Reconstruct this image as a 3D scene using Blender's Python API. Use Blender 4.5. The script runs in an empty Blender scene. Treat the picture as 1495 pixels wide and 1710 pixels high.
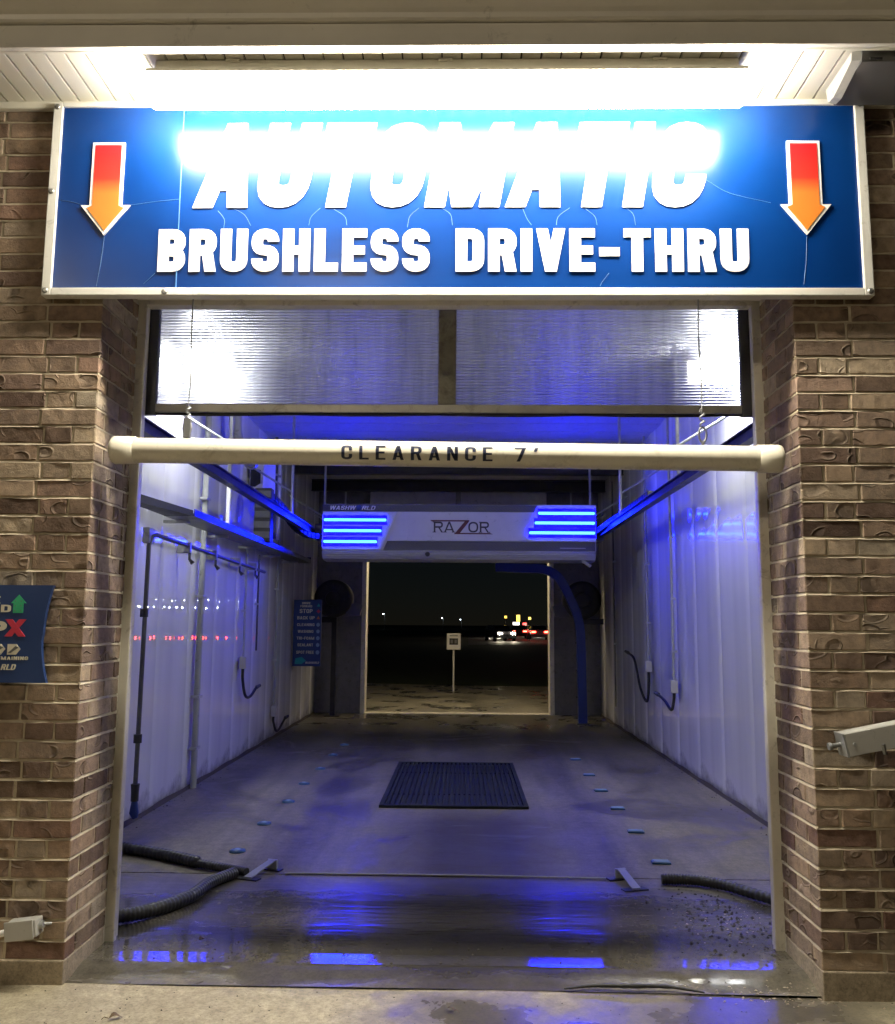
import bpy, bmesh, math, random
from mathutils import Vector, Matrix
random.seed(7)
SC = bpy.context.scene
COL = SC.collection
R = math.radians

# ------------------------------------------------------------------ camera
FPX, WPX = 1457.3, 1495.0
yaw, pitch, roll = 0.0180, 0.1283, 0.0072
fw = Vector((-math.sin(yaw) * math.cos(pitch), math.cos(yaw) * math.cos(pitch), math.sin(pitch)))
rt = Vector((math.cos(yaw), math.sin(yaw), 0.0))
up = rt.cross(fw)
rt2 = rt * math.cos(roll) + up * math.sin(roll)
up2 = up * math.cos(roll) - rt * math.sin(roll)
cam_d = bpy.data.cameras.new('camera')
cam = bpy.data.objects.new('camera', cam_d)
COL.objects.link(cam)
cam.matrix_world = Matrix(((rt2.x, up2.x, -fw.x, 0.0833), (rt2.y, up2.y, -fw.y, -3.7314), (rt2.z, up2.z, -fw.z, 1.4608), (0, 0, 0, 1)))
cam_d.sensor_fit = 'VERTICAL'
cam_d.sensor_height = 24.0
cam_d.lens = 24.0 * FPX / 1710.0
cam_d.clip_start = 0.05
cam_d.clip_end = 3000.0
SC.camera = cam

# ------------------------------------------------------------------ world, moonlight, exposure
SUN_EL, SUN_ROT = R(48.0), R(215.0)
world = bpy.data.worlds.new('World')
SC.world = world
world.use_nodes = True
wn = world.node_tree
sky = wn.nodes.new('ShaderNodeTexSky')
sky.sky_type = 'NISHITA'
sky.sun_disc = False
sky.dust_density = 0.0
sky.ozone_density = 4.0
sky.sun_elevation = SUN_EL
sky.sun_rotation = SUN_ROT
bg = wn.nodes['Background']
bg.inputs['Strength'].default_value = 0.0006
wn.links.new(sky.outputs['Color'], bg.inputs['Color'])
sun_d = bpy.data.lights.new('sun', 'SUN')
sun_d.energy = 0.004
sun_d.angle = R(0.5)
sun_d.color = (1.0, 0.95, 0.88)
sun = bpy.data.objects.new('sun', sun_d)
COL.objects.link(sun)
sdir = Vector((math.sin(SUN_ROT) * math.cos(SUN_EL), math.cos(SUN_ROT) * math.cos(SUN_EL), math.sin(SUN_EL)))
sun.rotation_euler = (-sdir).to_track_quat('-Z', 'Y').to_euler()
SC.view_settings.view_transform = 'Standard'
SC.view_settings.look = 'None'
SC.view_settings.exposure = 0.0
SC.view_settings.gamma = 1.0
SC.view_settings.use_curve_mapping = False
SC.render.engine = 'CYCLES'
SC.cycles.use_denoising = True
SC.cycles.max_bounces = 6
SC.cycles.diffuse_bounces = 3
SC.cycles.glossy_bounces = 3
SC.cycles.transmission_bounces = 4
SC.cycles.transparent_max_bounces = 8
SC.cycles.sample_clamp_indirect = 6.0
SC.cycles.use_adaptive_sampling = True
SC.cycles.adaptive_threshold = 0.02
SC.cycles.caustics_reflective = False
SC.cycles.caustics_refractive = True

# lamp strengths in one place
L_TUBE = 135.0        # fluorescent lens over the entrance
L_BAY = 370.0         # white wall lamps inside the bay
L_LED = 68.0         # glow plates added around the gantry's blue strips
L_LOT = 190.0       # car park floodlights behind the viewer
L_REAR = 52.0        # fluorescent over the exit


# ------------------------------------------------------------------ helpers
class MB:
    def __init__(self):
        self.v = []
        self.f = []
        self.sm = []

    def add(self, vs, fs, smooth=False):
        o = len(self.v)
        self.v += [tuple(p) for p in vs]
        self.f += [tuple(i + o for i in q) for q in fs]
        self.sm += [smooth] * len(fs)
        return self

    def box(self, x0, x1, y0, y1, z0, z1):
        vs = [(x0, y0, z0), (x1, y0, z0), (x1, y1, z0), (x0, y1, z0), (x0, y0, z1), (x1, y0, z1), (x1, y1, z1), (x0, y1, z1)]
        return self.add(vs, [(0, 3, 2, 1), (4, 5, 6, 7), (0, 1, 5, 4), (1, 2, 6, 5), (2, 3, 7, 6), (3, 0, 4, 7)])

    def bbox(self, x0, x1, y0, y1, z0, z1, b=0.004):
        """box with chamfered edges"""
        bm = bmesh.new()
        bmesh.ops.create_cube(bm, size=1.0)
        for v in bm.verts:
            v.co = Vector(((x0 + x1) / 2 + v.co.x * (x1 - x0), (y0 + y1) / 2 + v.co.y * (y1 - y0), (z0 + z1) / 2 + v.co.z * (z1 - z0)))
        b = min(b, 0.3 * min(abs(x1 - x0), abs(y1 - y0), abs(z1 - z0)))
        bmesh.ops.bevel(bm, geom=list(bm.edges), offset=b, segments=2, profile=0.6, affect='EDGES')
        bm.verts.index_update()
        vs = [v.co[:] for v in bm.verts]
        fs = [[v.index for v in f.verts] for f in bm.faces]
        bm.free()
        return self.add(vs, fs)

    def tube(self, pts, r, n=10, cap=True):
        pts = [Vector(p) for p in pts]
        rs = r if isinstance(r, (list, tuple)) else [r] * len(pts)
        rings = []
        t0 = (pts[1] - pts[0]).normalized()
        ref = Vector((0, 0, 1)) if abs(t0.z) < 0.9 else Vector((1, 0, 0))
        a = t0.cross(ref).normalized()
        for i, p in enumerate(pts):
            if i == 0:
                t = pts[1] - pts[0]
            elif i == len(pts) - 1:
                t = pts[-1] - pts[-2]
            else:
                t = (pts[i + 1] - p).normalized() + (p - pts[i - 1]).normalized()
            t = t.normalized() if t.length > 1e-9 else t0
            a = (a - t * a.dot(t)).normalized()
            b = t.cross(a)
            rings.append([p + (a * math.cos(2 * math.pi * k / n) + b * math.sin(2 * math.pi * k / n)) * rs[i] for k in range(n)])
        vs = [q for ring in rings for q in ring]
        fs = []
        for i in range(len(pts) - 1):
            for k in range(n):
                fs.append((i * n + k, i * n + (k + 1) % n, (i + 1) * n + (k + 1) % n, (i + 1) * n + k))
        self.add(vs, fs, True)
        if cap:
            m = len(pts) - 1
            self.add(rings[0], [tuple(range(n))[::-1]])
            self.add(rings[m], [tuple(range(n))])
        return self

    def cyl(self, a, b, r, n=14):
        return self.tube([a, b], r, n)

    def prism_xz(self, poly, y0, y1):
        """polygon in XZ (front at y0, back at y1)"""
        n = len(poly)
        ar = sum(poly[i][0] * poly[(i + 1) % n][1] - poly[(i + 1) % n][0] * poly[i][1] for i in range(n))
        if ar < 0:
            poly = poly[::-1]
        vs = [(p[0], y0, p[1]) for p in poly] + [(p[0], y1, p[1]) for p in poly]
        fs = [tuple(range(n)), tuple(range(2 * n - 1, n - 1, -1))]
        for i in range(n):
            j = (i + 1) % n
            fs.append((i, i + n, j + n, j))
        return self.add(vs, fs)

    def profile_x(self, prof, x0, x1, smooth=False, close=False, cap=True):
        """(y,z) profile swept along X"""
        n = len(prof)
        vs = [(x0, p[0], p[1]) for p in prof] + [(x1, p[0], p[1]) for p in prof]
        fs = []
        for i in range(n if close else n - 1):
            j = (i + 1) % n
            fs.append((i, j, j + n, i + n))
        self.add(vs, fs, smooth)
        if close and cap:
            self.add(vs[:n], [tuple(range(n))])
            self.add(vs[n:], [tuple(range(n))[::-1]])
        return self

    def grid(self, fn, nu, nv, smooth=True):
        vs = [fn(i / nu, j / nv) for j in range(nv + 1) for i in range(nu + 1)]
        fs = [(j * (nu + 1) + i, j * (nu + 1) + i + 1, (j + 1) * (nu + 1) + i + 1, (j + 1) * (nu + 1) + i) for j in range(nv) for i in range(nu)]
        return self.add(vs, fs, smooth)

    def mesh(self, name, mat):
        me = bpy.data.meshes.new(name)
        me.from_pydata(self.v, [], self.f)
        me.polygons.foreach_set('use_smooth', self.sm)
        if mat:
            me.materials.append(mat)
        me.update()
        return me

    def build(self, name, mat, parent=None):
        o = bpy.data.objects.new(name, self.mesh(name, mat))
        COL.objects.link(o)
        o.parent = parent
        return o


def link_mesh(name, me, parent=None, loc=(0, 0, 0), rz=0.0):
    o = bpy.data.objects.new(name, me)
    COL.objects.link(o)
    o.parent = parent
    o.location = loc
    o.rotation_euler = (0, 0, rz)
    return o


def tag(o, label, cat, group=None):
    o['label'] = label
    o['category'] = cat
    if group:
        o['group'] = group
    return o


def thing(name, label, cat, group=None, loc=(0, 0, 0), rz=0.0):
    o = bpy.data.objects.new(name, None)
    o.empty_display_size = 0.1
    COL.objects.link(o)
    o.location = loc
    o.rotation_euler = (0, 0, rz)
    return tag(o, label, cat, group)


def struct(o):
    o['kind'] = 'structure'
    return o


def stuff(o):
    o['kind'] = 'stuff'
    return o


def copy_tree(o, parent=None):
    kids = [c for c in o.children]
    c = o.copy()
    COL.objects.link(c)
    c.parent = parent
    for k in kids:
        copy_tree(k, c)
    return c


def curve_pts(ctrl, n=8):
    """Catmull-Rom through control points"""
    P = [Vector(p) for p in ctrl]
    P = [P[0] * 2 - P[1]] + P + [P[-1] * 2 - P[-2]]
    out = []
    for i in range(1, len(P) - 2):
        for k in range(n):
            t = k / n
            out.append(0.5 * ((2 * P[i]) + (P[i + 1] - P[i - 1]) * t + (2 * P[i - 1] - 5 * P[i] + 4 * P[i + 1] - P[i + 2]) * t * t
                              + (3 * P[i] - P[i - 1] - 3 * P[i + 1] + P[i + 2]) * t ** 3))
    out.append(P[-2])
    return out


# ------------------------------------------------------------------ materials
class NT:
    def __init__(self, name):
        self.m = bpy.data.materials.new(name)
        self.m.use_nodes = True
        self.t = self.m.node_tree
        self.p = self.t.nodes['Principled BSDF']
        self.out = self.t.nodes['Material Output']

    def n(self, typ, **kw):
        nd = self.t.nodes.new(typ)
        for k, v in kw.items():
            if hasattr(nd, k) and not (k in nd.inputs):
                setattr(nd, k, v)
            else:
                nd.inputs[k].default_value = v
        return nd

    def l(self, a, b):
        self.t.links.new(a, b)

    def set(self, **kw):
        for k, v in kw.items():
            self.p.inputs[k.replace('_', ' ')].default_value = v
        return self

    def coord(self, kind='Object'):
        return self.t.nodes.new('ShaderNodeTexCoord').outputs[kind]

    def noise(self, vec, scale, detail=4.0, rough=0.55, dist=0.0):
        nd = self.n('ShaderNodeTexNoise')
        nd.inputs['Scale'].default_value = scale
        nd.inputs['Detail'].default_value = detail
        nd.inputs['Roughness'].default_value = rough
        nd.inputs['Distortion'].default_value = dist
        if vec is not None:
            self.l(vec, nd.inputs['Vector'])
        return nd.outputs['Fac']

    def ramp(self, fac, stops, interp='LINEAR'):
        nd = self.n('ShaderNodeValToRGB')
        nd.color_ramp.interpolation = interp
        e = nd.color_ramp.elements
        while len(e) > len(stops):
            e.remove(e[-1])
        while len(e) < len(stops):
            e.new(0.5)
        for k, (pos, c) in enumerate(stops):
            e[k].position = pos
            e[k].color = (*c, 1) if len(c) == 3 else c
        self.l(fac, nd.inputs['Fac'])
        return nd.outputs['Color']

    def mapr(self, val, a, b, c, d):
        nd = self.n('ShaderNodeMapRange')
        for i, q in enumerate((a, b, c, d)):
            nd.inputs[i + 1].default_value = q
        self.l(val, nd.inputs[0])
        return nd.outputs[0]

    def math(self, op, a, b=None, c=None):
        nd = self.n('ShaderNodeMath', operation=op)
        for i, q in enumerate((a, b, c)):
            if q is None:
                continue
            if isinstance(q, (int, float)):
                nd.inputs[i].default_value = q
            else:
                self.l(q, nd.inputs[i])
        return nd.outputs[0]

    def mix(self, fac, a, b, blend='MIX'):
        nd = self.n('ShaderNodeMix', data_type='RGBA', blend_type=blend)
        for sock, q in ((nd.inputs[0], fac), (nd.inputs[6], a), (nd.inputs[7], b)):
            if isinstance(q, (int, float)):
                sock.default_value = q
            elif isinstance(q, tuple):
                sock.default_value = (*q, 1) if len(q) == 3 else q
            else:
                self.l(q, sock)
        return nd.outputs[2]

    def vmul(self, vec, s):
        nd = self.n('ShaderNodeVectorMath', operation='MULTIPLY')
        self.l(vec, nd.inputs[0])
        nd.inputs[1].default_value = s
        return nd.outputs[0]

    def bump(self, h, strength=0.4, dist=0.01, normal=None):
        nd = self.n('ShaderNodeBump')
        nd.inputs['Strength'].default_value = strength
        nd.inputs['Distance'].default_value = dist
        self.l(h, nd.inputs['Height'])
        if normal is not None:
            self.l(normal, nd.inputs['Normal'])
        return nd.outputs['Normal']

    def base(self, s):
        self.l(s, self.p.inputs['Base Color'])

    def rough(self, s):
        self.l(s, self.p.inputs['Roughness'])

    def normal(self, s):
        self.l(s, self.p.inputs['Normal'])


def paint(name, col, rough=0.4, var=0.12, dirt=0.0, dirtcol=(0.06, 0.05, 0.04), metal=0.0, spec=0.5, scale=6.0, coat=0.0):
    t = NT(name)
    co = t.coord()
    f = t.noise(co, scale, 5, 0.6)
    dk = tuple(c * (1 - var) for c in col)
    lt = tuple(min(1, c * (1 + var)) for c in col)
    c = t.ramp(f, [(0.3, dk), (0.7, lt)])
    if dirt:
        g = t.noise(co, scale * 2.3, 8, 0.7, 0.6)
        c = t.mix(t.mapr(g, 0.62 - 0.25 * dirt, 0.75, 0, min(1.0, 0.5 + dirt * 0.5)), c, dirtcol)
    t.base(c)
    t.rough(t.mapr(f, 0.2, 0.8, max(0.02, rough * 0.75), min(1, rough * 1.25)))
    t.set(Metallic=metal, Specular_IOR_Level=spec, Coat_Weight=coat, Coat_Roughness=0.08)
    t.normal(t.bump(t.noise(co, scale * 12, 4), 0.08, 0.004))
    return t.m


def emit(name, col, strength, base=(0.8, 0.8, 0.8)):
    t = NT(name)
    t.set(Base_Color=(*base, 1), Roughness=0.3, Emission_Color=(*col, 1), Emission_Strength=strength)
    return t.m


def brick_mat(name, per_object):
    t = NT(name)
    co = t.coord()
    if per_object:
        rnd = t.n('ShaderNodeObjectInfo').outputs['Random']
    else:
        rnd = t.n('ShaderNodeNewGeometry').outputs['Random Per Island']
    off = t.n('ShaderNodeVectorMath', operation='ADD')
    t.l(co, off.inputs[0])
    sc = t.math('MULTIPLY', rnd, 37.0)
    t.l(sc, off.inputs[1])
    v = off.outputs[0]
    col = t.ramp(rnd, [(0.0, (0.085, 0.050, 0.036)), (0.16, (0.165, 0.105, 0.072)), (0.34, (0.215, 0.150, 0.105)), (0.5, (0.120, 0.072, 0.054)),
                       (0.66, (0.185, 0.118, 0.082)), (0.82, (0.245, 0.185, 0.135)), (0.93, (0.150, 0.080, 0.058)), (1.0, (0.20, 0.135, 0.09))])
    r2 = t.math('FRACT', t.math('MULTIPLY', rnd, 17.31))
    col = t.mix(1.0, col, t.ramp(r2, [(0.0, (0.62, 0.58, 0.57)), (0.5, (1.0, 1.0, 1.0)), (1.0, (1.30, 1.30, 1.26))]), 'MULTIPLY')
    mot = t.noise(v, 24, 6, 0.65)
    col = t.mix(1.0, col, (1.56, 1.76, 1.84), 'MULTIPLY')
    col = t.mix(0.8, col, t.ramp(mot, [(0.28, (0.5, 0.47, 0.45)), (0.5, (0.95, 0.95, 0.95)), (0.75, (1.45, 1.38, 1.28))]), 'MULTIPLY')
    # torn, crescent-shaped gouges
    wob = t.n('ShaderNodeTexNoise')
    wob.inputs['Scale'].default_value = 9
    wob.inputs['Detail'].default_value = 2
    t.l(v, wob.inputs['Vector'])
    wsc = t.vmul(wob.outputs['Color'], (0.035, 0.035, 0.035))
    wv = t.n('ShaderNodeVectorMath', operation='ADD')
    t.l(v, wv.inputs[0])
    t.l(wsc, wv.inputs[1])
    st = t.vmul(wv.outputs[0], (0.62, 0.62, 1.0))
    vo = t.n('ShaderNodeTexVoronoi', feature='F1')
    vo.inputs['Scale'].default_value = 11.0
    t.l(st, vo.inputs['Vector'])
    d = vo.outputs['Distance']
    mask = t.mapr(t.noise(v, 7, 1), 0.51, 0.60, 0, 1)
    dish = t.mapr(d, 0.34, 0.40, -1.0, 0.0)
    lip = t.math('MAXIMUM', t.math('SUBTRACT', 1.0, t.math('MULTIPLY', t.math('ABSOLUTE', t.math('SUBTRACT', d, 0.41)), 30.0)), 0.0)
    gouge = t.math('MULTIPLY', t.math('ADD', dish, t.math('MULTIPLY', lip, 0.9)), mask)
    fine = t.math('MULTIPLY', t.noise(v, 85, 5, 0.75), 0.50)
    drag = t.math('MULTIPLY', t.noise(t.vmul(v, (1, 1, 4)), 11, 3), 0.14)
    h = t.math('ADD', t.math('ADD', gouge, fine), drag)
    col = t.mix(t.math('MULTIPLY', t.math('MULTIPLY', dish, -1.0), t.math('MULTIPLY', mask, 0.45)), col, (0.05, 0.035, 0.028))  # shade inside the gouge hollows painted into the colour
    col = t.mix(t.math('MULTIPLY', lip, t.math('MULTIPLY', mask, 0.45)), col, (0.33, 0.26, 0.19))  # lit rim of each gouge painted in as a paler tone
    t.base(col)
    t.set(Roughness=0.85, Specular_IOR_Level=0.25)
    t.normal(t.bump(h, 0.9, 0.0095))
    return t.m


def mortar_mat():
    t = NT('mortar')
    co = t.coord()
    t.base(t.ramp(t.noise(co, 14, 6, 0.65), [(0.3, (0.40, 0.34, 0.24)), (0.7, (0.58, 0.50, 0.37))]))
    t.set(Roughness=0.92, Specular_IOR_Level=0.2)
    t.normal(t.bump(t.noise(co, 90, 5, 0.7), 0.6, 0.004))
    return t.m


def concrete_mat(name, dry, wet_lo, wet_hi, wet_bias=0.0, bay=False, drag=False):
    """concrete with wet patches (wet: darker and smooth)"""
    t = NT(name)
    co = t.coord()
    n1 = t.noise(co, 1.3, 5, 0.6, 0.4)
    n2 = t.noise(co, 17, 6, 0.65)
    n3 = t.noise(co, 4.3, 6, 0.7, 0.8)
    dk = tuple(c * 0.72 for c in dry)
    lt = tuple(c * 1.18 for c in dry)
    c = t.ramp(n2, [(0.3, dk), (0.7, lt)])
    c = t.mix(t.mapr(n3, 0.45, 0.80, 0, 0.35), c, tuple(x * 0.45 for x in dry))
    if bay:
        sep = t.n('ShaderNodeSeparateXYZ')
        t.l(co, sep.inputs[0])
        x, y = sep.outputs[0], sep.outputs[1]
        ys = t.math('ADD', y, t.math('MULTIPLY', t.math('SUBTRACT', n1, 0.5), 0.5))
        # standing water held behind the sill, drying further in
        front = t.mapr(ys, 1.05, 1.75, 1.0, 0.0)
        edge = t.mapr(ys, 0.02, 0.12, 0.0, 1.0)
        # silt heap by the right jamb stays rough
        patch = t.mapr(n1, 0.30, 0.70, 0.0, 1.0)
        wet = t.math('MULTIPLY', t.math('MAXIMUM', front, t.math('MULTIPLY', patch, 0.42)), edge)
        # brown mud film along the middle of the bay
        ax = t.math('ABSOLUTE', t.math('SUBTRACT', x, 0.2))
        mud = t.math('MULTIPLY', t.mapr(t.math('ADD', ax, t.math('MULTIPLY', n3, 0.5)), 0.50, 1.1, 1, 0), t.mapr(y, 3.0, 3.9, 1, 0))
        c = t.mix(t.math('MULTIPLY', mud, 0.92), c, (0.034, 0.028, 0.016))
        trk = t.noise(t.vmul(co, (5.0, 0.35, 1.0)), 1.0, 4, 0.6)
        c = t.mix(t.mapr(trk, 0.45, 0.70, 0.0, 0.6), c, (0.075, 0.066, 0.050))
        spill = t.noise(co, 0.9, 5, 0.65, 1.2)
        c = t.mix(t.mapr(spill, 0.50, 0.60, 0.0, 0.45), c, (0.07, 0.06, 0.045))
        wet = t.math('MAXIMUM', wet, t.mapr(spill, 0.50, 0.62, 0.0, 0.55))
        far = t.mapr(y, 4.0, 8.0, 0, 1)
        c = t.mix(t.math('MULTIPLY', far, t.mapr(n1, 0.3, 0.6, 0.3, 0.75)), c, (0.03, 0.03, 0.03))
        rr = t.math('ADD', t.mapr(wet, 0.0, 1.0, 0.50, 0.03), t.math('MULTIPLY', t.mapr(ys, 0.45, 0.75, 0.0, 1.0), 0.12))
        farwet = t.mapr(y, 8.0, 9.3, 0, 1)
        rr = t.math('SUBTRACT', rr, t.math('MULTIPLY', farwet, 0.2))
        rr = t.math('MAXIMUM', rr, 0.03)
        t.l(t.mapr(t.math('MAXIMUM', wet, farwet), 0.0, 0.7, 0.12, 0.5), t.p.inputs['Specular IOR Level'])
    else:
        if drag:
            sep = t.n('ShaderNodeSeparateXYZ')
            t.l(co, sep.inputs[0])
            xx = t.math('ADD', sep.outputs[0], t.math('MULTIPLY', t.math('SUBTRACT', n3, 0.5), 1.6))
            n1 = t.math('ADD', n1, t.mapr(xx, -1.1, 0.1, -0.16, 0.22))
        wet = t.mapr(t.math('ADD', n1, wet_bias), wet_lo, wet_hi, 0.0, 1.0)
        rr = t.mapr(wet, 0, 1, 0.8, 0.20)
    agg = t.noise(co, 75, 3, 0.8)
    c = t.mix(0.75, c, t.ramp(agg, [(0.30, (0.55, 0.54, 0.52)), (0.5, (1.0, 1.0, 1.0)), (0.72, (1.35, 1.33, 1.30))]), 'MULTIPLY')
    c = t.mix(t.math('MULTIPLY', wet, 0.84 if drag else 0.55), c, (0.045, 0.042, 0.037) if drag else (0.03, 0.029, 0.027))
    t.base(c)
    t.rough(rr)
    h = t.math('MULTIPLY', t.math('ADD', n2, t.math('MULTIPLY', t.noise(co, 120, 4), 0.5)), t.math('SUBTRACT', 1.0, t.math('MULTIPLY', wet, 0.94)))
    nn = t.bump(h, 0.35, 0.004)
    if bay:
        rip = t.noise(t.vmul(co, (2.6, 13.0, 1.0)), 1.0, 2, 0.5, 0.5)
        rip = t.math('MULTIPLY', rip, t.math('MULTIPLY', t.mapr(ys, 0.42, 0.70, 0.0, 1.0), t.mapr(ys, 1.7, 2.6, 1.0, 0.25)))
        nn = t.bump(rip, 1.0, 0.0026, nn)
    t.normal(nn)
    return t.m


def liner_mat():
    t = NT('liner_panel')
    co = t.coord()
    st = t.noise(t.vmul(co, (3, 3, 0.25)), 2.0, 5, 0.6)
    c = t.ramp(st, [(0.3, (0.70, 0.70, 0.70)), (0.62, (0.77, 0.77, 0.76))])
    sep = t.n('ShaderNodeSeparateXYZ')
    t.l(co, sep.inputs[0])
    z = t.math('ADD', sep.outputs[2], t.math('MULTIPLY', t.noise(co, 5, 5, 0.7), -0.5))
    c = t.mix(t.mapr(z, -0.28, -0.12, 0.75, 0.0), c, (0.10, 0.085, 0.07))
    spots = t.noise(co, 9, 7, 0.75)
    c = t.mix(t.mapr(spots, 0.70, 0.80, 0, 0.25), c, (0.28, 0.26, 0.24))
    t.base(c)
    t.set(Roughness=0.5, Specular_IOR_Level=0.5, Coat_Weight=1.0, Coat_Roughness=0.014, Coat_IOR=1.6)
    wv = t.noise(co, 2.2, 2)
    nb = t.bump(wv, 0.06, 0.02)
    t.l(nb, t.p.inputs['Coat Normal'])
    return t.m


def poly_sheet_mat():
    """fluted translucent polycarbonate"""
    t = NT('fluted_polycarbonate')
    co = t.coord()
    st = t.noise(t.vmul(co, (9, 1, 0.8)), 1.2, 5, 0.65)
    grime = t.noise(t.vmul(co, (1.5, 1, 9)), 2.2, 6, 0.7, 0.4)
    col = t.ramp(st, [(0.3, (0.24, 0.245, 0.25)), (0.7, (0.38, 0.385, 0.40))])
    col = t.mix(t.mapr(grime, 0.62, 0.75, 0, 0.5), col, (0.22, 0.19, 0.13))
    rf = t.n('ShaderNodeBsdfRefraction')
    rf.inputs['IOR'].default_value = 1.18
    rf.inputs['Roughness'].default_value = 0.60
    t.l(col, rf.inputs['Color'])
    tr = t.n('ShaderNodeBsdfTranslucent')
    t.l(col, tr.inputs['Color'])
    gl = t.n('ShaderNodeBsdfGlossy')
    gl.inputs['Roughness'].default_value = 0.2
    tp = t.n('ShaderNodeBsdfTransparent')
    m1 = t.n('ShaderNodeMixShader')
    m1.inputs[0].default_value = 0.40
    t.l(rf.outputs[0], m1.inputs[1])
    t.l(tr.outputs[0], m1.inputs[2])
    m3 = t.n('ShaderNodeMixShader')
    m3.inputs[0].default_value = 0.10
    t.l(m1.outputs[0], m3.inputs[1])
    t.l(tp.outputs[0], m3.inputs[2])
    m2 = t.n('ShaderNodeMixShader')
    m2.inputs[0].default_value = 0.06
    t.l(m3.outputs[0], m2.inputs[1])
    t.l(gl.outputs[0], m2.inputs[2])
    t.l(m2.outputs[0], t.out.inputs['Surface'])
    return t.m


def sign_face_mat():
    t = NT('blue_sign_face')
    co = t.coord()
    f = t.noise(co, 2.0, 3)
    t.base(t.ramp(f, [(0.3, (0.0014, 0.026, 0.145)), (0.7, (0.0019, 0.035, 0.180))]))
    t.set(Roughness=0.27, Specular_IOR_Level=0.3)
    t.normal(t.bump(t.noise(t.vmul(co, (1, 1, 0.6)), 2.6, 2), 0.10, 0.02))
    return t.m


def arrow_mat(name, z0, z1):
    t = NT(name)
    sep = t.n('ShaderNodeSeparateXYZ')
    t.l(t.coord(), sep.inputs[0])
    f = t.mapr(sep.outputs[2], z0, z1, 0, 1)
    t.base(t.ramp(f, [(0.0, (0.62, 0.22, 0.03)), (0.45, (0.62, 0.17, 0.03)), (0.62, (0.55, 0.03, 0.02)), (1.0, (0.48, 0.012, 0.018))]))
    t.set(Roughness=0.3)
    return t.m


def mesh_band_mat():
    t = NT('perforated_band')
    co = t.coord()
    w1 = t.n('ShaderNodeTexWave', wave_type='BANDS', bands_direction='DIAGONAL')
    w1.inputs['Scale'].default_value = 34
    t.l(co, w1.inputs['Vector'])
    c = t.ramp(w1.outputs['Fac'], [(0.3, (0.02, 0.02, 0.025)), (0.75, (0.16, 0.16, 0.17))])
    t.base(c)
    t.set(Roughness=0.45)
    return t.m


M = {}
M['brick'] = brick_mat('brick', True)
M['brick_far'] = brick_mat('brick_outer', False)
M['mortar'] = mortar_mat()
M['found'] = concrete_mat('foundation_concrete', (0.33, 0.27, 0.19), 0.9, 1.0)
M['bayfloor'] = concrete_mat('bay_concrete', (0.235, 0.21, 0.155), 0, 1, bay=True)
M['apron'] = concrete_mat('apron_concrete', (0.40, 0.345, 0.24), 0.50, 0.78, drag=True)
M['rearapron'] = concrete_mat('rear_concrete', (0.30, 0.28, 0.225), 0.40, 0.60)
M['liner'] = liner_mat()
M['ceil'] = paint('ceiling_metal', (0.55, 0.55, 0.55), 0.4, 0.1, 0.2)
M['rearwall'] = paint('rear_wall_paint', (0.17, 0.17, 0.17), 0.55, 0.15, 0.4)
M['cream'] = paint('cream_painted_steel', (0.76, 0.72, 0.62), 0.38, 0.08, 0.28, (0.16, 0.12, 0.08))
M['creamtrim'] = paint('cream_flashing', (0.60, 0.56, 0.46), 0.42, 0.08, 0.2, (0.12, 0.10, 0.08))
M['soffit'] = paint('soffit_vinyl', (0.74, 0.70, 0.60), 0.45, 0.05, 0.0, scale=3)
M['gutter'] = paint('gutter_paint', (0.74, 0.70, 0.62), 0.42, 0.06, 0.05, scale=3)
M['dark'] = paint('dark_gap', (0.03, 0.028, 0.025), 0.8, 0.2)
M['stile'] = paint('dark_stile', (0.055, 0.055, 0.06), 0.45, 0.15, 0.2)
M['alu'] = paint('dirty_aluminium', (0.36, 0.35, 0.31), 0.4, 0.12, 0.35, metal=0.4)
M['poly'] = poly_sheet_mat()
M['mull'] = paint('grimy_mullion', (0.17, 0.16, 0.125), 0.6, 0.3, 0.6, (0.03, 0.025, 0.02))
M['white'] = paint('white_paint', (0.78, 0.77, 0.74), 0.35, 0.04)
M['letter'] = paint('white_vinyl', (0.82, 0.82, 0.82), 0.28, 0.03)
M['housing'] = paint('fixture_housing', (0.80, 0.76, 0.66), 0.4, 0.04)
M['lens'] = emit('fluorescent_lens', (1.0, 0.93, 0.76), L_TUBE)
M['rearlens'] = emit('rear_fluorescent_lens', (1.0, 0.80, 0.48), L_REAR)
M['baylens'] = emit('bay_lamp_lens', (0.95, 0.97, 1.0), L_BAY)
M['led'] = emit('blue_led_strip', (0.010, 0.050, 1.0), 32.0, (0.02, 0.02, 0.06))
M['lotlens'] = emit('floodlight_lens', (1.0, 0.84, 0.60), L_LOT)
M['ledglow'] = emit('blue_strip_glow', (0.0001, 0.0, 1.0), L_LED, (0.01, 0.01, 0.05))  # blue light of the strips on their panel, made emissive
M['signblue'] = sign_face_mat()
M['signframe'] = paint('sign_frame_white', (0.70, 0.68, 0.63), 0.35, 0.05, 0.12, (0.2, 0.17, 0.12))
M['screw'] = paint('screw_steel', (0.30, 0.30, 0.29), 0.35, 0.2, 0.3, metal=0.8)
M['crease'] = paint('pale_crease', (0.05, 0.15, 0.36), 0.4, 0.3)
M['pvc'] = paint('cream_pvc', (0.72, 0.67, 0.55), 0.28, 0.05, 0.18, (0.36, 0.31, 0.22), scale=5)
M['navy'] = paint('navy_print', (0.012, 0.018, 0.055), 0.4, 0.1)
M['black'] = paint('black_rubber', (0.018, 0.018, 0.018), 0.5, 0.25, 0.15, (0.07, 0.06, 0.05))
M['blackgloss'] = paint('wet_black_hose', (0.016, 0.016, 0.016), 0.48, 0.3, 0.25, (0.06, 0.05, 0.04))
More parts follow.
